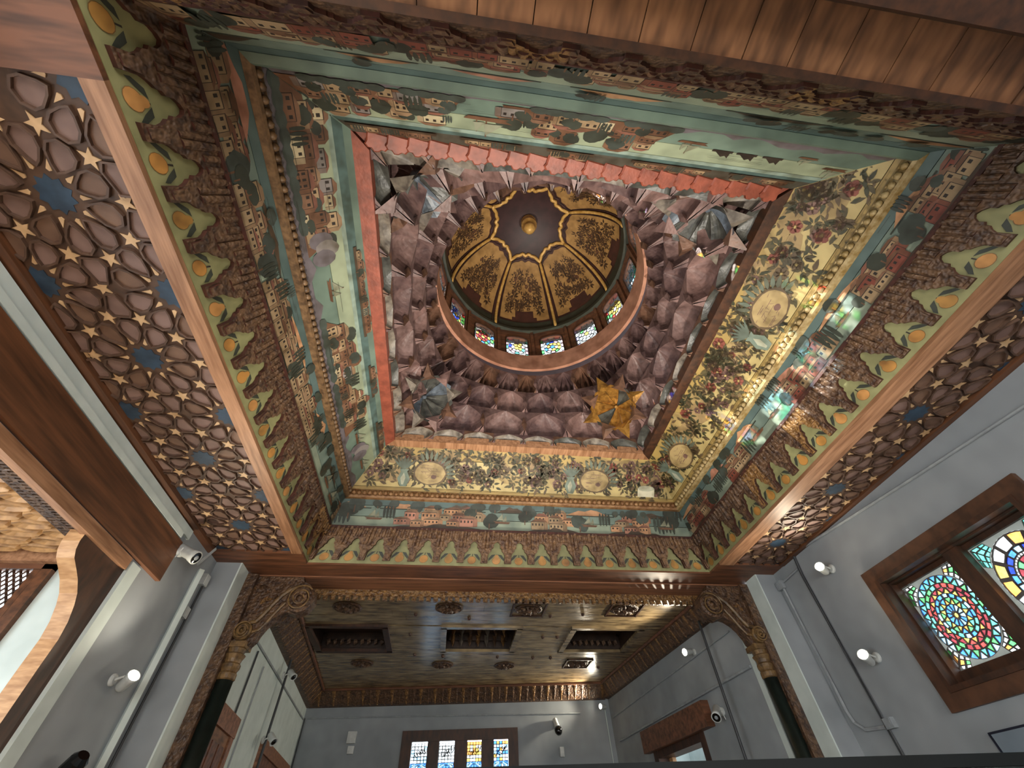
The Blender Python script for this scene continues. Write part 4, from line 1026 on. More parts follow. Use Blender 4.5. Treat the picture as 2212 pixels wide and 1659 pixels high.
def lattice_bars(u0, u1, v0, v1, step, slope, r, fn):
    """crossed bars clipped to a rectangle; fn maps (u, v) to the place"""
    mb = MB()
    for s_ in (-1, 1):
        k = u0 - (v1 - v0) * slope
        while k < u1 + (v1 - v0) * slope:
            # bar from (k, v1) to (k + s*slope*(v1-v0), v0)
            t0, t1 = 0.0, 1.0; du = s_ * slope * (v1 - v0)
            for lim, sg in ((u0, 1), (u1, -1)):
                f0 = sg * (k - lim); f1 = sg * (k + du - lim)
                if f0 < 0 and f1 < 0: t1 = -1; break
                if f0 < 0: t0 = max(t0, f0 / (f0 - f1))
                if f1 < 0: t1 = min(t1, f0 / (f0 - f1))
            if t1 > t0 + .01: mb.tube([fn(k + du * t0, v1 + (v0 - v1) * t0), fn(k + du * t1, v1 + (v0 - v1) * t1)], r, 4, cap=False)
            k += step
    return mb
mb2 = lattice_bars(-5.24, -4.11, .6, 2.09, .062, .75, .012, lambda u, v: (u, 4.73, v))
o = ob('lattice', mb2, WOOD_DARK, w1); o['kind'] = 'stuff'

# ================================================================== PILASTERS AND COLUMNS
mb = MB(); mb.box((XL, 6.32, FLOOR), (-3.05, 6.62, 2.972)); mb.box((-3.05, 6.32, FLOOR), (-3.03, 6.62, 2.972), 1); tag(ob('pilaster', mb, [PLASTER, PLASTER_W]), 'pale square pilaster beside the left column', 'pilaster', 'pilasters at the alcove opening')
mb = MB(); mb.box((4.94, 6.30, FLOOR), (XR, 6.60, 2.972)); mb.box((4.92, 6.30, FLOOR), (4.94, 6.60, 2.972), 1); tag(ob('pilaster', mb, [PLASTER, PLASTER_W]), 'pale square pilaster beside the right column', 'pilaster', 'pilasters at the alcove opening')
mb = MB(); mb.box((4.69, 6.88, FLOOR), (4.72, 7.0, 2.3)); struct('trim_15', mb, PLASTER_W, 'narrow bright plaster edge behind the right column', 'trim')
def column(sg, label):
    """sg=+1 left column, -1 right column; x measured from the left one and mirrored about 1.01"""
    X = lambda x: x if sg > 0 else 2.0 - x
    yc = 6.77; root = thing('column', (X(-2.81), yc, FLOOR), label, 'column', 'columns at the alcove opening')
    mb = MB(); bx = (-3.03, -2.90) if sg > 0 else (4.82, 4.92); mb.box((bx[0] - .02, 6.62, FLOOR), (bx[1] + .02, 6.74, 2.95)); ob('back_board', mb, CARVED, root)
    cs = X(-2.81) - (.055 if sg < 0 else 0); c = (cs, yc, 0)
    mb = MB(); mb.lathe([(.125, FLOOR), (.125, FLOOR + .2), (.108, FLOOR + .24), (.102, 1.66)], c, (0, 0, 1), 18); ob('shaft', mb, COLGREEN, root, True)
    mb = MB(); mb.lathe([(.095, 1.64), (.115, 1.66), (.115, 1.72), (.10, 1.74), (.12, 1.78), (.12, 1.82), (.10, 1.84), (.11, 1.88), (.135, 1.93), (.10, 1.95), (.12, 2.0), (.14, 2.03)], c, (0, 0, 1), 18); ob('capital', mb, COLGOLD, root)
    mb = MB(); mb.box((cs - .13, yc - .13, 2.0), (cs + .13, yc + .13, 2.07)); cap = ob('abacus', mb, COLGOLD, root)
    # scroll bracket
    pts = [(-2.98, 2.95), (-2.98, 2.03), (-2.68, 2.03), (-2.62, 2.10), (-2.60, 2.18), (-2.55, 2.28), (-2.47, 2.37), (-2.38, 2.43), (-2.31, 2.45), (-2.20, 2.42), (-2.06, 2.48), (-1.99, 2.60), (-2.02, 2.74), (-2.12, 2.84), (-2.22, 2.88), (-2.25, 2.95)]
    y0, y1 = 6.70, 6.86
    A = [(X(x), y0, z) for x, z in pts]; B = [(X(x), y1, z) for x, z in pts]
    if sg < 0: A.reverse(); B.reverse()
    mb = MB(); mb.prism(A, B); br = ob('scroll_bracket', mb, CARVED, root)
    def vol(cx_, cz_, r, nm, m_):
        mb = MB(); mb.lathe([(r, 0), (r, .10), (r * .86, .12), (r * .80, .095), (r * .55, .10), (r * .5, .13), (r * .3, .13), (r * .25, .1), (.01, .14)], (X(cx_), 6.74, cz_), (0, -1, 0), 24); ob(nm, mb, m_, br)
        mb = MB(); mb.tube([(X(cx_ + (r * .95 - r * .7 * q / 40) * cos(.7 + q * .32)), 6.615, cz_ + (r * .95 - r * .7 * q / 40) * sin(.7 + q * .32)) for q in range(41)], .012, 5); ob('spiral', mb, COLGOLD, br)
    vol(-2.18, 2.62, .19, 'volute', CARVED); vol(-2.79, 2.19, .115, 'volute', COLGOLD)
    path = [(-2.25, 2.80), (-2.36, 2.76), (-2.46, 2.67), (-2.55, 2.53), (-2.62, 2.40), (-2.68, 2.32), (-2.76, 2.30)]
    mb = MB(); mb.tube([(X(x), 6.68, z) for x, z in path], .028, 6); mb.tube([(X(x + .07), 6.685, z - .11) for x, z in path], .02, 6); ob('scroll_ridge', mb, COLGOLD, br)
    rnd = random.Random(41)
    for q in range(14):                     # carved leaves on the spandrel
        x_ = rnd.uniform(-2.93, -2.4); z_ = rnd.uniform(2.45, 2.88)
        if z_ < 2.95 + (x_ + 2.25) * -.0 - (-2.4 - x_) * .75 - .02 and False: continue
        if (x_ > -2.62 and z_ < 2.68): continue
        an = rnd.uniform(0, 6.28); l_ = rnd.uniform(.09, .15); lp = leafpts(x_, z_, l_, an, .45)
        mb = MB(); ctr = (X(x_ + l_ * .5 * cos(an)), 6.655, z_ + l_ * .5 * sin(an)); P_ = [(X(a_), 6.70, b_) for a_, b_ in lp]
        for i in range(6): mb.face([P_[i], P_[(i + 1) % 6], ctr] if sg < 0 else [P_[(i + 1) % 6], P_[i], ctr])
        ob('carved_leaf', mb, CARVED_GOLD if q % 3 == 0 else CARVED, br)
    return root
column(1, 'dark green column with gilded scroll bracket on the left of the alcove')
column(-1, 'dark green column with gilded scroll bracket on the right of the alcove')

# ================================================================== ALCOVE CEILING
AC = thing('ceiling.001', (.8, 10, 3.0), 'varnished plank ceiling of the alcove with coffers and rosettes', 'ceiling', None, 'structure')
def lx(y): return -2.89 + (y - 7) * (-3.41 + 2.89) / 6.52
def rx(y): return 4.69 + (y - 7) * (4.25 - 4.69) / 5.97
COF = [(-2.62, -1.21), (-.10, 1.36), (2.45, 3.84)]; CY0, CY1 = 8.80, 10.18
rnd = random.Random(8); y = 7.14
while y < 13.45:
    wd = .23; spans = [(lx(y) - .02, rx(y) + .02)]
    y1 = y + wd
    if y1 > CY0 + .02 and y < CY1 - .02:
        y = max(y, CY0 - .0) if y < CY0 else y
        ed = [lx(y) - .02] + [e for c in COF for e in c] + [rx(y) + .02]; spans = [(ed[i], ed[i + 1]) for i in range(0, len(ed), 2)]
        y1 = min(y1, CY1)
    elif y < CY0 < y1: y1 = CY0
    for a, b in spans:
        cut = rnd.uniform(a + .8, b - .8) if b - a > 3 else None
        for (p, q) in ([(a, cut - .002), (cut + .002, b)] if cut else [(a, b)]):
            mb = MB(); dz = rnd.uniform(0, .005); mb.box((p, y + .003, 3.0 + dz), (q, y1 - .003, 3.04)); ob('plank', mb, IWAN_PLANK, AC)
    y = y1 if y1 > y else y + wd
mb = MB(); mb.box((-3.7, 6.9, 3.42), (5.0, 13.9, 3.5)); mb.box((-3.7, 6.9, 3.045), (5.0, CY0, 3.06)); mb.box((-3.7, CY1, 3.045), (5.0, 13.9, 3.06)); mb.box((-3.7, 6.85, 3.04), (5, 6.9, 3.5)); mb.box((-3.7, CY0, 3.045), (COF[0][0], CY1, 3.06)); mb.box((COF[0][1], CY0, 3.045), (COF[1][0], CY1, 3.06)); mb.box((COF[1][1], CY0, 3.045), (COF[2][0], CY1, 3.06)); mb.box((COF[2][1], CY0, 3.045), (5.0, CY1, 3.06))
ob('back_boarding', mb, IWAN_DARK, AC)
for i, (a, b) in enumerate(COF):
    cf = thing('coffer', ((a + b) / 2, (CY0 + CY1) / 2, 2.97)); cf.parent = AC; cf.location = WL[cf.name] - WL[AC.name]; cf.name = 'coffer'
    for (p, q) in (((a - .06, CY0 - .06, 2.965), (b + .06, CY0 + .05, 3.02)), ((a - .06, CY1 - .05, 2.965), (b + .06, CY1 + .06, 3.02)), ((a - .06, CY0, 2.965), (a + .05, CY1, 3.02)), ((b - .05, CY0, 2.965), (b + .06, CY1, 3.02))):
        mb = MB(); mb.box(p, q); ob('coffer_frame', mb, IWAN_PLANK if i != 0 else WOOD_DARK, cf)
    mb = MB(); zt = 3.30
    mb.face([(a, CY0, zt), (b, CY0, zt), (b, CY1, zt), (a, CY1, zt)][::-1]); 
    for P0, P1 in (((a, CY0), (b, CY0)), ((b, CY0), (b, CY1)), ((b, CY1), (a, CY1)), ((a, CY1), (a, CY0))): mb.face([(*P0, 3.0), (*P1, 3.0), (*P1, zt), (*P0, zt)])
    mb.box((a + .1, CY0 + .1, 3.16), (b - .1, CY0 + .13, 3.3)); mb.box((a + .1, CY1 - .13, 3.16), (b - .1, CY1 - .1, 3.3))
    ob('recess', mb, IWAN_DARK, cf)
    if i == 1:
        for r in range(2):
            for k in range(7):
                x_ = a + .1 + (b - a - .2) * (k + .5) / 7; mb = MB(); yy = CY1 - .16 - r * .3; zz = 3.1 + r * .08
                mb.add([(x_ - .09, yy + .1, zz + .2), (x_ + .09, yy + .1, zz + .2), (x_, yy, zz - .08), (x_, yy - .06, zz + .12), (x_ - .03, yy + .02, zz + .06)], [(0, 3, 2), (3, 1, 2), (0, 2, 4), (1, 2, 4)][:3]); ob('pendant_leaf', mb, [CARVED_GOLD, MUQ_PALE, CARVED][k % 3], cf)
    else:
        for k in range(9):
            x_ = a + .1 + (b - a - .2) * (k + .5) / 9; mb = MB(); mb.obox((x_, CY1 - .14, 3.12), (.03, 0, .02), (0, .02, 0), (-.01, 0, .04)); ob('dentil', mb, CARVED, cf)
# carved rosettes
def rosette_mesh():
    mb = MB(); mb.lathe([(.24, 0), (.25, -.015), (.22, -.03), (.2, -.02)], (0, 0, 0), (0, 0, 1), 20)
    for k in range(10):
        t = 2 * pi * k / 10; d = Vector((cos(t), sin(t), 0)); e = Vector((-sin(t), cos(t), 0))
        mb.add([d * .05 + Vector((0, 0, -.03)), d * .14 + e * .045 + Vector((0, 0, -.02)), d * .215 + Vector((0, 0, -.035)), d * .14 - e * .045 + Vector((0, 0, -.02)), d * .14 + Vector((0, 0, -.065))], [(0, 1, 4), (1, 2, 4), (2, 3, 4), (3, 0, 4)])
    mb.lathe([(.06, -.02), (.055, -.06), (.02, -.085)], (0, 0, 0), (0, 0, 1), 10)
    return mesh_of('rosette', mb, CARVED)
rme = rosette_mesh()
for x_, y_ in ((-1.78, 7.93), (-.03, 7.9), (1.40, 7.92), (3.19, 7.86), (-1.86, 11.0), (-.10, 11.1), (1.33, 11.17), (3.03, 11.04)):
    put('rosette', rme, AC, (x_, y_, 3.0))
mb = MB()
for x_, y_ in ((1.40, 7.92), (3.19, 7.86), (3.03, 11.04)):
    mbx = MB(); s_ = .31
    for (a_, b_) in (((-s_, -s_), (s_, -s_ + .03)), ((-s_, s_ - .03), (s_, s_)), ((-s_, -s_), (-s_ + .03, s_)), ((s_ - .03, -s_), (s_, s_))): mbx.box((x_ + a_[0], y_ + a_[1], 2.975), (x_ + b_[0], y_ + b_[1], 3.0))
    ob('rosette_frame', mbx, WOOD_DARK, AC)
mb = MB(); mb.lathe([(.035, 0), (.03, -.03), (.012, -.045)], (0, 0, 0), (0, 0, 1), 8); nme = mesh_of('stud', mb, WOOD_DARK)
for x_, y_ in ((-.62, 8.2), (.35, 8.35), (1.85, 8.2), (2.45, 8.1), (-.75, 9.2), (1.9, 9.3), (2.2, 9.3), (-.1, 10.5), (1.1, 10.55), (1.9, 10.6), (2.3, 10.6), (3.6, 11.3), (-.7, 10.4)):
    put('stud', nme, AC, (x_, y_, 3.0))
# carved cornices of the alcove
def alc_cornice(a, b, u0, u1, inset, n, label):
    root = thing('fluted_cornice', onwall(a, b, (u0 + u1) / 2, 0, 2.7), label, 'cornice', 'fluted cornices round the alcove')
    def P(u, f, z): return onwall(a, b, u, inset * f, z)
    mb = MB(); mb.add([P(u0, -.05, 2.7), P(u1, -.05, 2.7), P(u1, .35, 2.72), P(u0, .35, 2.72), P(u1, 1, 3.02), P(u0, 1, 3.02)], [(0, 1, 2, 3), (3, 2, 4, 5)]); ob('backing', mb, CARVED, root)
    for k in range(n):
        c = u0 + (u1 - u0) * (k + .5) / n; hw = (u1 - u0) / n * .42; mb = MB()
        A_ = [(-1, 0), (-.5, .6), (0, .8), (.5, .6), (1, 0)]
        lo = [P(c + x * hw * .35, .3 + .02 * d, 2.715 - .02 * d) for x, d in A_]; m1 = [P(c + x * hw * .5, .45, 2.80 - .06 * d) for x, d in A_]; hi = [P(c + x * hw, .93, 3.0 - .05 * d) for x, d in A_]
        for r1, r2 in ((lo, m1), (m1, hi)):
            for i in range(4): mb.face([r1[i], r1[i + 1], r2[i + 1], r2[i]])
        ob('flute', mb, CARVED_GOLD if k % 2 else CARVED, root)
    mb = MB(); mb.tube([P(u0, 1.02, 2.985), P(u1, 1.02, 2.985)], .035, 6); ob('upper_fillet', mb, WOOD_RED, root)
alc_cornice(*LW, .1, 6.5, .36, 40, 'dark fluted cornice along the left alcove wall')
alc_cornice(*RW, .05, 5.9, .26, 38, 'dark fluted cornice along the right alcove wall')
alc_cornice(*FWALL, .05, 7.6, .42, 42, 'dark fluted cornice over the far alcove window')

# ================================================================== WINDOWS
# right wall: two mosaic lights in one heavy frame
def right_light(y0, y1, z0, z1, name, label, rings, corner, seed, k):
    root = thing(name, (5.42, (y0 + y1) / 2, z0), label, 'window', None, 'structure')
    r = random.Random(seed); cells = polar_cells(y1 - y0, z1 - z0, rings, corner, r)
    glaze(root, cells, (5.42, (y0 + y1) / 2, (z0 + z1) / 2), (0, -1, 0), (0, 0, 1), CAME, k)
    return root
right_light(3.80, 4.585, 1.16, 2.01, 'window_2', 'stained glass light with a many-coloured oval rosette, right wall',
    [(0, .08, 1, ['yellow'], 0), (.08, .27, 12, ['blue', 'blue', 'sky'], 0), (.27, .43, 12, ['yellow', 'yellow', 'orange'], .5, ['teal', 'blue', 'green']), (.43, .54, 16, ['blue', 'teal', 'sky'], 0), (.54, .68, 16, ['yellow', 'orange', 'red'], .5, ['ruby', 'ruby', 'red']), (.68, .80, 24, ['ruby', 'red', 'teal', 'ruby', 'green'], 0), (.80, 1.0, 24, ['teal', 'sky', 'green', 'teal'], .5, ['blue', 'sky', 'blue'])],
    (['white'], ['green', 'orange', 'green']), 71, .80)
right_light(2.82, 3.605, 1.16, 2.01, 'window_3', 'stained glass light with large orange and turquoise pieces, at the right edge',
    [(0, .12, 1, ['white'], 0), (.12, .3, 10, ['sky', 'blue'], 0), (.3, .46, 14, ['green', 'ruby'], .5), (.46, .52, 40, ['white'], 0), (.52, .68, 18, ['deep', 'blue', 'sky'], 0), (.68, .98, 14, ['white', 'orange', 'white', 'yellow', 'ruby'], .5)],
    (['teal'], ['teal']), 72, .84)
FRW = thing('window_frame', (5.3, 3.7, WZ0), 'heavy stepped dark wooden frame round the right stained glass window', 'window frame', None, 'structure')
def yzring(y0, y1, z0, z1, t, x0, x1, nm, m_):
    for (a, b, c, d) in ((y0, y1, z0, z0 + t), (y0, y1, z1 - t, z1), (y0, y0 + t, z0 + t, z1 - t), (y1 - t, y1, z0 + t, z1 - t)):
        mb = MB(); mb.box((x0, a, c), (x1, b, d)); ob(nm, mb, m_, FRW)
yzring(WY0, WY1, WZ0, WZ1, .16, 5.20, 5.30, 'outer_board', FRAMEWOOD)
yzring(WY0 + .14, WY1 - .14, WZ0 + .14, WZ1 - .14, .05, 5.18, 5.34, 'inner_moulding', WOOD_DARK)
yzring(WY0 + .15, WY1 - .15, WZ0 + .15, WZ1 - .15, .06, 5.30, 5.46, 'reveal', WOOD_DARK)
mb = MB(); mb.box((5.38, 2.76, 1.0), (5.46, 2.82, 2.1)); ob('stile', mb, WOOD_DARK, FRW)
mb = MB(); mb.box((5.32, 3.605, 1.0), (5.46, 3.80, 2.14)); ob('mullion', mb, WOOD_DARK, FRW)
mb = MB(); mb.box((5.38, 2.7, .99), (5.46, 4.62, 1.16)); ob('bottom_rail', mb, WOOD_DARK, FRW)
mb = MB(); mb.box((5.38, 2.7, 2.01), (5.46, 4.62, 2.14)); ob('top_rail', mb, WOOD_DARK, FRW)
mb = MB(); mb.box((5.38, 4.585, 1.0), (5.46, 4.66, 2.14)); ob('stile', mb, WOOD_DARK, FRW)
# far wall: four tall lights
FWN = thing('window_frame', onwall(*FWALL, 3.87, 0, FZ0), 'dark frame of the four-light window in the far wall', 'window frame', None, 'structure')
def farbox(nm, u0, u1, d0, d1, z0, z1, m_=WOOD_DARK):
    mb = MB(); wallbox(mb, *FWALL, u0, u1, d0, d1, z0, z1); ob(nm, mb, m_, FWN)
farbox('head', 2.47, 5.28, -.02, .07, 1.98, 2.19); farbox('sill', 2.47, 5.28, -.02, .07, .38, .55); farbox('post', 2.47, 2.72, -.02, .07, .55, 1.98); farbox('post', 5.04, 5.28, -.02, .07, .55, 1.98)
LIG = [(2.715, 3.10), (3.375, 3.745), (4.05, 4.395), (4.69, 5.04)]
for (a, b) in zip(LIG, LIG[1:]): farbox('mullion', a[1], b[0], -.12, .05, .5, 2.0)
exF = Vector(((IR1 - IL1).normalized().x, (IR1 - IL1).normalized().y, 0))
far_words = ['white script above a blue arch, leftmost', 'white script above a red and green plant, second from the left', 'orange script above a red flower, third from the left', 'orange and blue script above a pale tree, rightmost']
for i, (a, b) in enumerate(LIG):
    r = random.Random(90 + i); c = onwall(*FWALL, (a + b) / 2, -.08, 0)
    root = thing('window_%d' % (4 + i), (c.x, c.y, .55), 'tall far window light with ' + far_words[i], 'window', None, 'structure')
    W_ = b - a; top = 1.965; midz = 1.60
    cells = rect_cells(-W_ / 2, midz, W_ / 2, top, 5, 6, [['white', 'white', 'sky', 'white'], ['white', 'white', 'white', 'pale'], ['white', 'orange', 'white', 'yellow'], ['white', 'sky', 'orange', 'white', 'blue']][i], r)
    glaze(root, cells, (c.x, c.y, 0), exF, (0, 0, 1), CAME_DARK, .86)
    mbz = .55
    pc = polar_cells(W_, 1.05, [(0, .12, 1, [['lilac'], ['ruby'], ['red'], ['teal']][i], 0), (.12, .34, 6, [['sky', 'white'], ['ruby', 'teal'], ['red'], ['teal', 'sky']][i], 0), (.34, .62, 10, [['white', 'sky'], ['teal', 'green', 'sky'], ['white', 'sky'], ['teal', 'pale', 'sky']][i], .5), (.62, .8, 14, ['white', 'sky', 'pale'], 0), (.8, 1, 14, ['blue', 'sky', 'blue'], .5)], (['blue', 'sky'], ['sky']), r)
    pc = [(pl, cc or 'blue') for pl, cc in pc]
    glaze(root, pc, (c.x, c.y, .55 + .525), exF, (0, 0, 1), CAME_DARK, .82)
    mb = MB(); col_ = DARK_PL
    for q in range(4):                                  # brush-like script strokes
        x0 = -W_ * .4 + q * W_ * .2
        path = []
        for t in range(9):
            xx = x0 + W_ * .3 * (t / 8) + .03 * sin(t * 1.3 + q * 2 + i); zz = midz + .07 + .05 * q * .6 + .13 * abs(sin(t * .55 + q * 1.1 + i * .7))
            path.append(Vector((c.x, c.y, 0)) + exF * max(-W_ * .46, min(W_ * .46, xx)) + Vector((0, -.02, min(zz, top - .03))))
        mb.tube(path, [.005 + .006 * abs(sin(t * .9)) for t in range(9)], 5)
    ob('script_strokes', mb, CAME_DARK if i != 2 else mat('amber_lead', '#8a5a1e', .5, bump=0), root)

# ================================================================== DOORS OF THE ALCOVE
D1 = thing('door_1', onwall(*RW, (DR0 + DR1) / 2, 0, FLOOR), 'doorway with a deep brown wooden head in the right alcove wall', 'door', None, 'structure')
def rwb(nm, u0, u1, d0, d1, z0, z1, m_, par=D1):
    mb = MB(); wallbox(mb, *RW, u0, u1, d0, d1, z0, z1); return ob(nm, mb, m_, par)
rwb('head', RWLEN - 4.18, RWLEN - 1.485, -.05, .14, 1.39, 1.75, WOOD_RED)
rwb('jamb', DR0 - .02, DR0 + .16, -.3, .03, FLOOR, 1.40, WOOD_DARK); rwb('jamb', DR1 - .12, DR1 + .02, -.3, .03, FLOOR, 1.40, WOOD_DARK)
rwb('lining', DR0, DR1, -.3, .02, 1.27, 1.40, WOOD_DARK)
rwb('curved_board', DR0 + .16, DR0 + .3, -.28, -.2, FLOOR, 1.28, WOOD_PALE)
rwb('carved_panel', DR0 + .7, DR1 - .1, -1.0, -.96, 1.22, 1.45, CARVED)
rwb('lattice_frame', DR0 + .9, DR0 + .98, -1.0, -.94, FLOOR, 1.22, WOOD_DARK); rwb('lattice_frame', DR0 + .9, DR1 + .9, -1.0, -.94, 1.12, 1.22, WOOD_DARK)
mb = lattice_bars(DR0 + .98, DR1 + .9, -.4, 1.12, .1, .6, .009, lambda u, v: onwall(*RW, u, -.98, v))
o = ob('lattice', mb, WOOD_DARK, D1); o['kind'] = 'stuff'
mb = MB(); wallbox(mb, *RW, DR0 - .5, DR0 + .9, -1.05, -.98, FLOOR, 1.9); wallbox(mb, *RW, DR0 - .5, DR0 - .4, -1.05, -.3, FLOOR, 1.6)
struct('wall_doorway_beyond', mb, PLASTER_W, 'bright white wall seen through the right alcove doorway', 'wall')
D2 = thing('door_2', onwall(*LW, .6, 0, FLOOR), 'tall reddish wooden door just behind the left column', 'door', None, 'structure')
def lwb(nm, u0, u1, d0, d1, z0, z1, m_, par):
    mb = MB(); wallbox(mb, *LW, u0, u1, d0, d1, z0, z1); return ob(nm, mb, m_, par)
lwb('head', -.1, 1.12, 0, .06, 1.28, 1.50, WOOD_REDX, D2); lwb('jamb', .95, 1.12, 0, .05, FLOOR, 1.28, WOOD_REDX, D2); LF = lwb('leaf', -.1, .95, 0, .025, FLOOR, 1.28, WOOD_ORANGE, D2)
for k in range(3): lwb('leaf_panel', -.02 + k * .31, .24 + k * .31, .025, .04, .1, 1.15, WOOD_RED, LF)
D3 = thing('door_3', onwall(*LW, 4.4, 0, FLOOR), 'wide dark red wooden door at the far end of the left alcove wall', 'door', None, 'structure')
lwb('head', 2.95, 6.1, 0, .06, 1.40, 1.58, WOOD_REDX, D3); lwb('jamb', 2.95, 3.15, 0, .06, FLOOR, 1.40, WOOD_REDX, D3); lwb('leaf', 3.15, 6.0, 0, .03, FLOOR, 1.40, WOOD_RED, D3)

# ================================================================== LAMPS
def spotlight(pos, wall_n, aim, label, power, on=True, cone=165):
    """small wall-mounted spotlight: round plate, arm, tapered can, lens"""
    p = Vector(pos); n = Vector(wall_n).normalized(); a = Vector(aim).normalized()
    root = thing('wall_spotlight', p, label, 'spotlight', 'spotlights on the walls')
    mb = MB(); mb.lathe([(.055, 0), (.055, .02), (.04, .03)], p, n, 14); ob('wall_plate', mb, WHITE_PL, root)
    h = p + n * .16
    mb = MB(); mb.tube([p + n * .02, p + n * .1 + Vector((0, 0, .03)), h], .012, 6); ob('arm', mb, WHITE_PL, root)
    mb = MB(); mb.lathe([(.04, -.12), (.05, -.10), (.055, .02), (.068, .06), (.06, .062), (.05, .04)], h, a, 16); can = ob('can', mb, WHITE_PL, root, True)
    mb = MB(); mb.lathe([(.045, .055), (.04, .066), (.015, .072)], h, a, 14); ob('lens', mb, LAMP_ON if on else BLACK, can, True)
    if on:
        d = bpy.data.lights.new('spot_bulb', 'SPOT'); d.energy = power; d.spot_size = radians(cone); d.spot_blend = .6; d.shadow_soft_size = .05; d.color = (1, .88, .68)
        o = bpy.data.objects.new('spot_bulb', d); COL.objects.link(o); o.location = h + a * .1; o.rotation_euler = a.to_track_quat('-Z', 'Y').to_euler()
    return root
spotlight((XL, 5.53, 1.36), (1, 0, 0), (.75, -.55, .55), 'lit spotlight low on the left grey wall', 45)
spotlight((XR, 5.16, 2.54), (-1, 0, 0), (-.75, -.5, .15), 'lit spotlight high on the right wall beside the window', 18)
spotlight((XR, 5.29, 1.50), (-1, 0, 0), (-.75, -.5, .35), 'lower lit spotlight on the right wall beside the window', 40)
spotlight((4.585, 8.40, 2.46), (-1, -.07, 0), (-.85, -.3, -.12), 'lit spotlight on the right alcove wall under the cornice', 90, cone=140)
spotlight((4.03, 12.97, 2.53), (-.1, -1, 0), (-.90, -.42, .0), 'lit spotlight in the far right corner of the alcove', 180, cone=106)
def uplighter(x, y, aim, power, cone, label):
    """unseen floor lamp added to wash the vault and dome"""
    root = thing('fill_uplighter', (x, y, FLOOR), label, 'fill lamp', 'added fill lamps under the dome'); c = Vector((x, y, FLOOR))
    mb = MB(); mb.lathe([(.16, 0), (.16, .02), (.05, .03), (.04, .08)], c, (0, 0, 1), 18); ob('base', mb, DARK_PL, root)
    mb = MB(); mb.lathe([(.06, .08), (.09, .12), (.11, .26), (.10, .26), (.09, .24)], c, (0, 0, 1), 18); ob('housing', mb, DARK_PL, root, True)
    mb = MB(); mb.lathe([(.09, .235), (.08, .245), (.02, .25)], c, (0, 0, 1), 16); ob('lens', mb, LAMP_ON, root, True)
    d = bpy.data.lights.new('fill_bulb', 'SPOT'); d.energy = power; d.spot_size = radians(cone); d.spot_blend = 1.0; d.shadow_soft_size = .09; d.color = (1, .93, .82)  # added fill, aimed up to brighten vault and dome
    o = bpy.data.objects.new('fill_bulb', d); COL.objects.link(o); o.location = c + Vector((0, 0, .3)); o.rotation_euler = Vector(aim).to_track_quat('-Z', 'Y').to_euler()
uplighter(-.3, 3.5, (.12, -.03, 1), 1050, 78, 'added unseen fill lamp left of centre under the dome')
uplighter(2.4, 2.5, (-.12, .08, 1), 1050, 78, 'added unseen fill lamp right of centre under the dome')

# ================================================================== CAMERAS, CONDUITS, BOXES
def conduit(path, r, m_, label, square=False):
    mb = MB(); mb.tube(path, r, 4 if square else 7); return tag(ob('conduit', mb, m_), label, 'conduit')
conduit([(5.229, 5.58, 3.0), (5.228, 3.35, 2.775), (5.228, 2.1, 2.66), (5.228, -1, 2.4)], .018, GREY_PL, 'painted conduit sloping along the right wall above the window')
conduit([(5.228, 5.66, 2.98), (5.228, 5.70, 2.7), (5.228, 5.70, .3), (5.228, 5.70, -1.5)], .02, DARK_PL, 'dark vertical cable beside the two right hall spotlights')
conduit([(5.228, 6.2, 2.70), (5.228, 6.2, 1.15), (5.228, 6.17, 1.02), (5.228, 6.05, .93), (5.228, 5.72, .9)], .02, GREY_PL, 'grey conduit next to the right pilaster, curving at its foot')
conduit([(5.228, 6.2, 2.78), (5.228, 5.72, 2.80)], .016, GREY_PL, 'short grey conduit joining the corner box to the dark cable')
conduit([(XL + .04, 5.98, 2.7), (XL + .04, 6.02, 1.5), (XL + .04, 6.05, -1.5)], .045, PLASTER_W, 'thick pale trunking down the left grey wall', True)
conduit([(XL + .03, 6.22, 2.62), (XL + .03, 6.22, -1.5)], .014, DARK_PL, 'thin dark cable down the left wall beside the pilaster')
conduit([onwall(*FWALL, .1, .02, 2.5), onwall(*FWALL, 6.9, .02, 2.44)], .015, GREY_PL, 'grey conduit along the far wall below the cornice')
conduit([onwall(*RW, .2, .02, 2.30), onwall(*RW, RWLEN - .2, .02, 2.42)], .014, GREY_PL, 'grey conduit along the right alcove wall under the cornice')
conduit([onwall(*RW, .4, .03, 1.82), onwall(*RW, RWLEN - .0, .03, 1.86)], .022, GREY_PL, 'grey trunking crossing the right alcove wall above the doorway')
conduit([onwall(*RW, RWLEN - .7, .18, 2.75), onwall(*RW, RWLEN - .7, .18, -1.4)], .022, DARK_PL, 'dark hanging pole in front of the right alcove wall')
conduit([onwall(*LW, 2.75, .12, 2.78), onwall(*LW, 2.75, .12, 2.2), onwall(*LW, 2.75, .12, -1.4)], .022, DARK_PL, 'dark hanging pole in front of the left alcove wall')
conduit([onwall(*LW, .85, .02, 2.3), onwall(*LW, .85, .02, 1.5)], .014, DARK_PL, 'dark cable on the left alcove wall near the column')
conduit([onwall(*LW, 1.45, .02, 2.25), onwall(*LW, 1.45, .02, -1)], .012, GREY_PL, 'grey cable on the left alcove wall beside the dark pole')
conduit([onwall(*LW, .4, .02, 2.36), onwall(*LW, 6.4, .02, 2.46)], .014, GREY_PL, 'grey conduit along the left alcove wall under the cornice')
conduit([onwall(*LW, 6.50, .03, 2.5), onwall(*LW, 6.50, .03, -1)], .014, DARK_PL, 'dark cable in the far left corner of the alcove')
conduit([onwall(*FWALL, 7.55, .03, 2.5), onwall(*FWALL, 7.55, .03, -1)], .012, PLASTER_W, 'pale cable below the far corner spotlight')
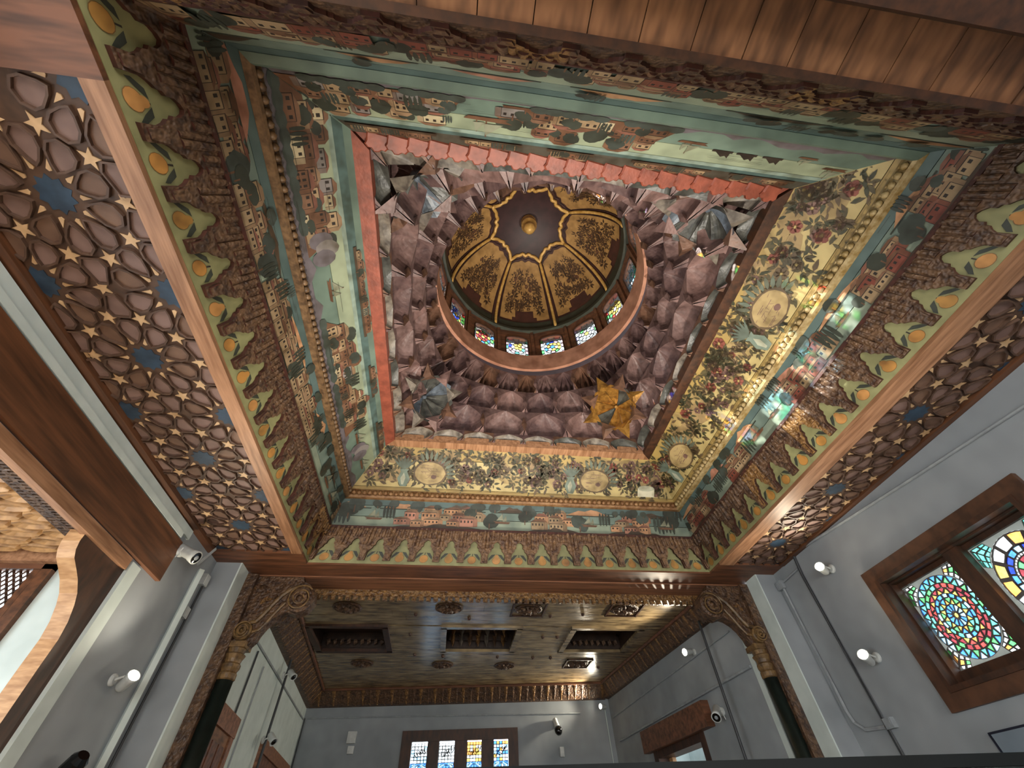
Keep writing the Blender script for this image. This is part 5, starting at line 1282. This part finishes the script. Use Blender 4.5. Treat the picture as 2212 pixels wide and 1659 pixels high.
def jbox(c, sx, sy, sz, label, m_=WHITE_PL):
    x_, y_, z_ = c; root = thing('junction_box', (x_, y_, z_ - sz), label, 'junction box')
    mb = MB(); mb.box((x_ - sx, y_ - sy, z_ - sz), (x_ + sx, y_ + sy, z_ + sz)); ob('housing', mb, m_, root)
    n = Vector((1, 0, 0)) if sx < sy else Vector((0, -1, 0)); s_ = 1 if x_ < 0 else -1
    mb = MB(); mb.obox(Vector(c) + (n * s_ * sx if sx < sy else n * sy), n * .006, (n.cross(Vector((0, 0, 1)))) * (max(sx, sy) * .82), Vector((0, 0, sz * .82))); ob('cover', mb, m_, root)
jbox((5.215, 6.22, 2.76), .03, .07, .06, 'grey junction box in the corner by the right pilaster', GREY_PL)
jbox((XL + .03, 6.20, 2.66), .03, .055, .07, 'upper junction box on the left wall near the camera')
jbox((XL + .03, 6.12, 2.22), .03, .05, .06, 'lower junction box with two dark holes on the left wall')
for dy in (-.03, .03): pass
p = onwall(*FWALL, 1.27, .05, 2.10); jbox((p.x, p.y, p.z), .10, .05, .11, 'square white electrical box on the far wall left of the window')
p = onwall(*FWALL, 1.30, .05, 1.87); jbox((p.x, p.y, p.z), .07, .04, .07, 'small white socket below the electrical box on the far wall')
p = onwall(*FWALL, 6.33, .05, 1.70); jbox((p.x, p.y, p.z), .05, .04, .09, 'small white box below the far wall camera')
jbox((5.22, 5.62, .92), .03, .06, .05, 'small socket with dark plugs low on the right wall', GREY_PL)
def cctv(pos, wall_n, aim, label, black_nose=False):
    p = Vector(pos); n = Vector(wall_n).normalized(); a = Vector(aim).normalized()
    root = thing('security_camera', p, label, 'security camera', 'security cameras')
    mb = MB(); mb.lathe([(.06, 0), (.06, .03), (.03, .05)], p, n, 14); ob('mount', mb, WHITE_PL, root)
    h = p + n * .12 - Vector((0, 0, .02))
    mb = MB(); mb.tube([p + n * .03, h], .02, 8); ob('neck', mb, WHITE_PL, root)
    mb = MB(); mb.lathe([(.05, -.16), (.062, -.14), (.062, .03), (.066, .04), (.078, .12), (.07, .12)], h, a, 18); body = ob('body', mb, WHITE_PL, root, True)
    mb = MB(); mb.lathe([(.066, .118), (.06, .126), (.034, .122)], h, a, 16); ob('lens_ring', mb, BLACK, body)
    mb = MB(); mb.lathe([(.03, .12), (.024, .13), (.004, .135)], h, a, 12); ob('lens', mb, GREY_PL, body)
    if black_nose:
        mb = MB(); mb.lathe([(.09, .1), (.095, .16), (.07, .22), (.02, .245)], h, a, 16); ob('dome_nose', mb, BLACK, body, True)
    mb = MB(); mb.tube([p + Vector((0, 0, -.02)) + n * .02, p - Vector((0, 0, .12)) + n * .06 + Vector((0, -.12, 0)), p + n * .1 + Vector((0, -.14, -.02)), h - a * .14], .006, 5); ob('cable', mb, WHITE_PL, root)
cctv((XL + .05, 5.33, 2.62), (1, 0, 0), (.85, -.05, -.42), 'white bullet security camera at the end of the left lintel')
p = onwall(*FWALL, 6.25, 0, 2.22); cctv((p.x, p.y, p.z), (-.07, -1, 0), (.1, -.55, -.75), 'white security camera with a black nose on the far wall', True)
p = onwall(*RW, RWLEN - 1.15, 0, 1.52); cctv((p.x, p.y, p.z), (-1, -.07, 0), (-.5, -.5, -.5), 'small white security camera right of the alcove doorway')
p = onwall(*LW, 2.6, .1, 2.42); spotlight((p.x, p.y, p.z), (1, 0, 0), (.6, -.3, -.6), 'unlit upper spotlight on the left alcove pole', 0, False)
p = onwall(*LW, 2.6, .1, 1.50); spotlight((p.x, p.y, p.z), (1, 0, 0), (.6, -.3, -.6), 'unlit lower spotlight on the left alcove pole', 0, False)
mb = MB(); mb.obox((XL + .12, 5.80, 2.80), Vector((.02, .03, .06)) * .3, (0, .018, -.008), Vector((.03, .045, .12))); tag(ob('bracket_bar', mb, GREY_PL), 'short grey metal bar sticking up beside the left camera', 'bracket')
p = (XL + .1, 5.46, .72)
mb = MB(); mb.lathe([(.07, 0), (.09, .05), (.08, .16), (.05, .2)], (p[0], p[1], p[2] - .1), (.6, -.4, .7), 14); lampo = tag(ob('dark_floodlight', mb, BLACK), 'small dark floodlight at the bottom of the left wall', 'floodlight')

# framed glazed panel low on the right wall
PF = thing('framed_panel', (5.22, 4.3, .3), 'glazed blue-grey panel with a dark frame below the right window', 'picture frame')
mb = MB(); mb.box((5.228, 3.7, .2), (5.247, 4.55, .645)); ob('sheet', mb, mat('panel_sheet', '#7d8a96', .12, c2='#6c7984', scale=2, bump=0), PF)
for (a, b, c, d) in ((3.7, 4.57, .645, .662), (4.555, 4.572, .2, .65), (3.7, 3.717, .2, .65), (3.7, 4.57, .19, .207)):
    mb = MB(); mb.box((5.225, a, c), (5.25, b, d)); ob('frame_bar', mb, mat('frame_navy', '#1e2233', .3, bump=0), PF)

# glass case in front of the viewer, its dark top edge just in view
GC = thing('display_case', (1.0, 1.3, FLOOR), 'glass display case whose dark glossy top edge crosses the lower right', 'display case')
mb = MB(); mb.box((-.02, 1.2, .112), (2.6, 1.23, .136)); ob('top_edge', mb, CASE, GC)
mb = MB(); mb.box((-.02, 1.9, .112), (2.6, 1.93, .136)); ob('top_edge', mb, CASE, GC)
mb = MB(); mb.box((-.02, 1.2, .112), (.0, 1.93, .13)); ob('side_edge', mb, CASE, GC)
mb = MB(); mb.box((2.58, 1.2, .112), (2.6, 1.93, .13)); ob('side_edge', mb, CASE, GC)
mb = MB(); mb.box((0, 1.23, .118), (2.58, 1.9, .124)); ob('glass_top', mb, glass('case_glass', '#bcd0c8'), GC)
mb = MB(); mb.box((0, 1.206, -.5), (2.58, 1.212, .112)); ob('glass_front', mb, glass('case_glass', '#bcd0c8'), GC)
mb = MB(); mb.box((0, 1.22, FLOOR), (2.58, 1.91, -.5)); ob('plinth', mb, WOOD_DARK, GC)

# ------------------------------------------------------------------ lift everything so that the floor is at zero
for o in list(bpy.data.objects):
    if o.parent is None: o.location.z += 1.6
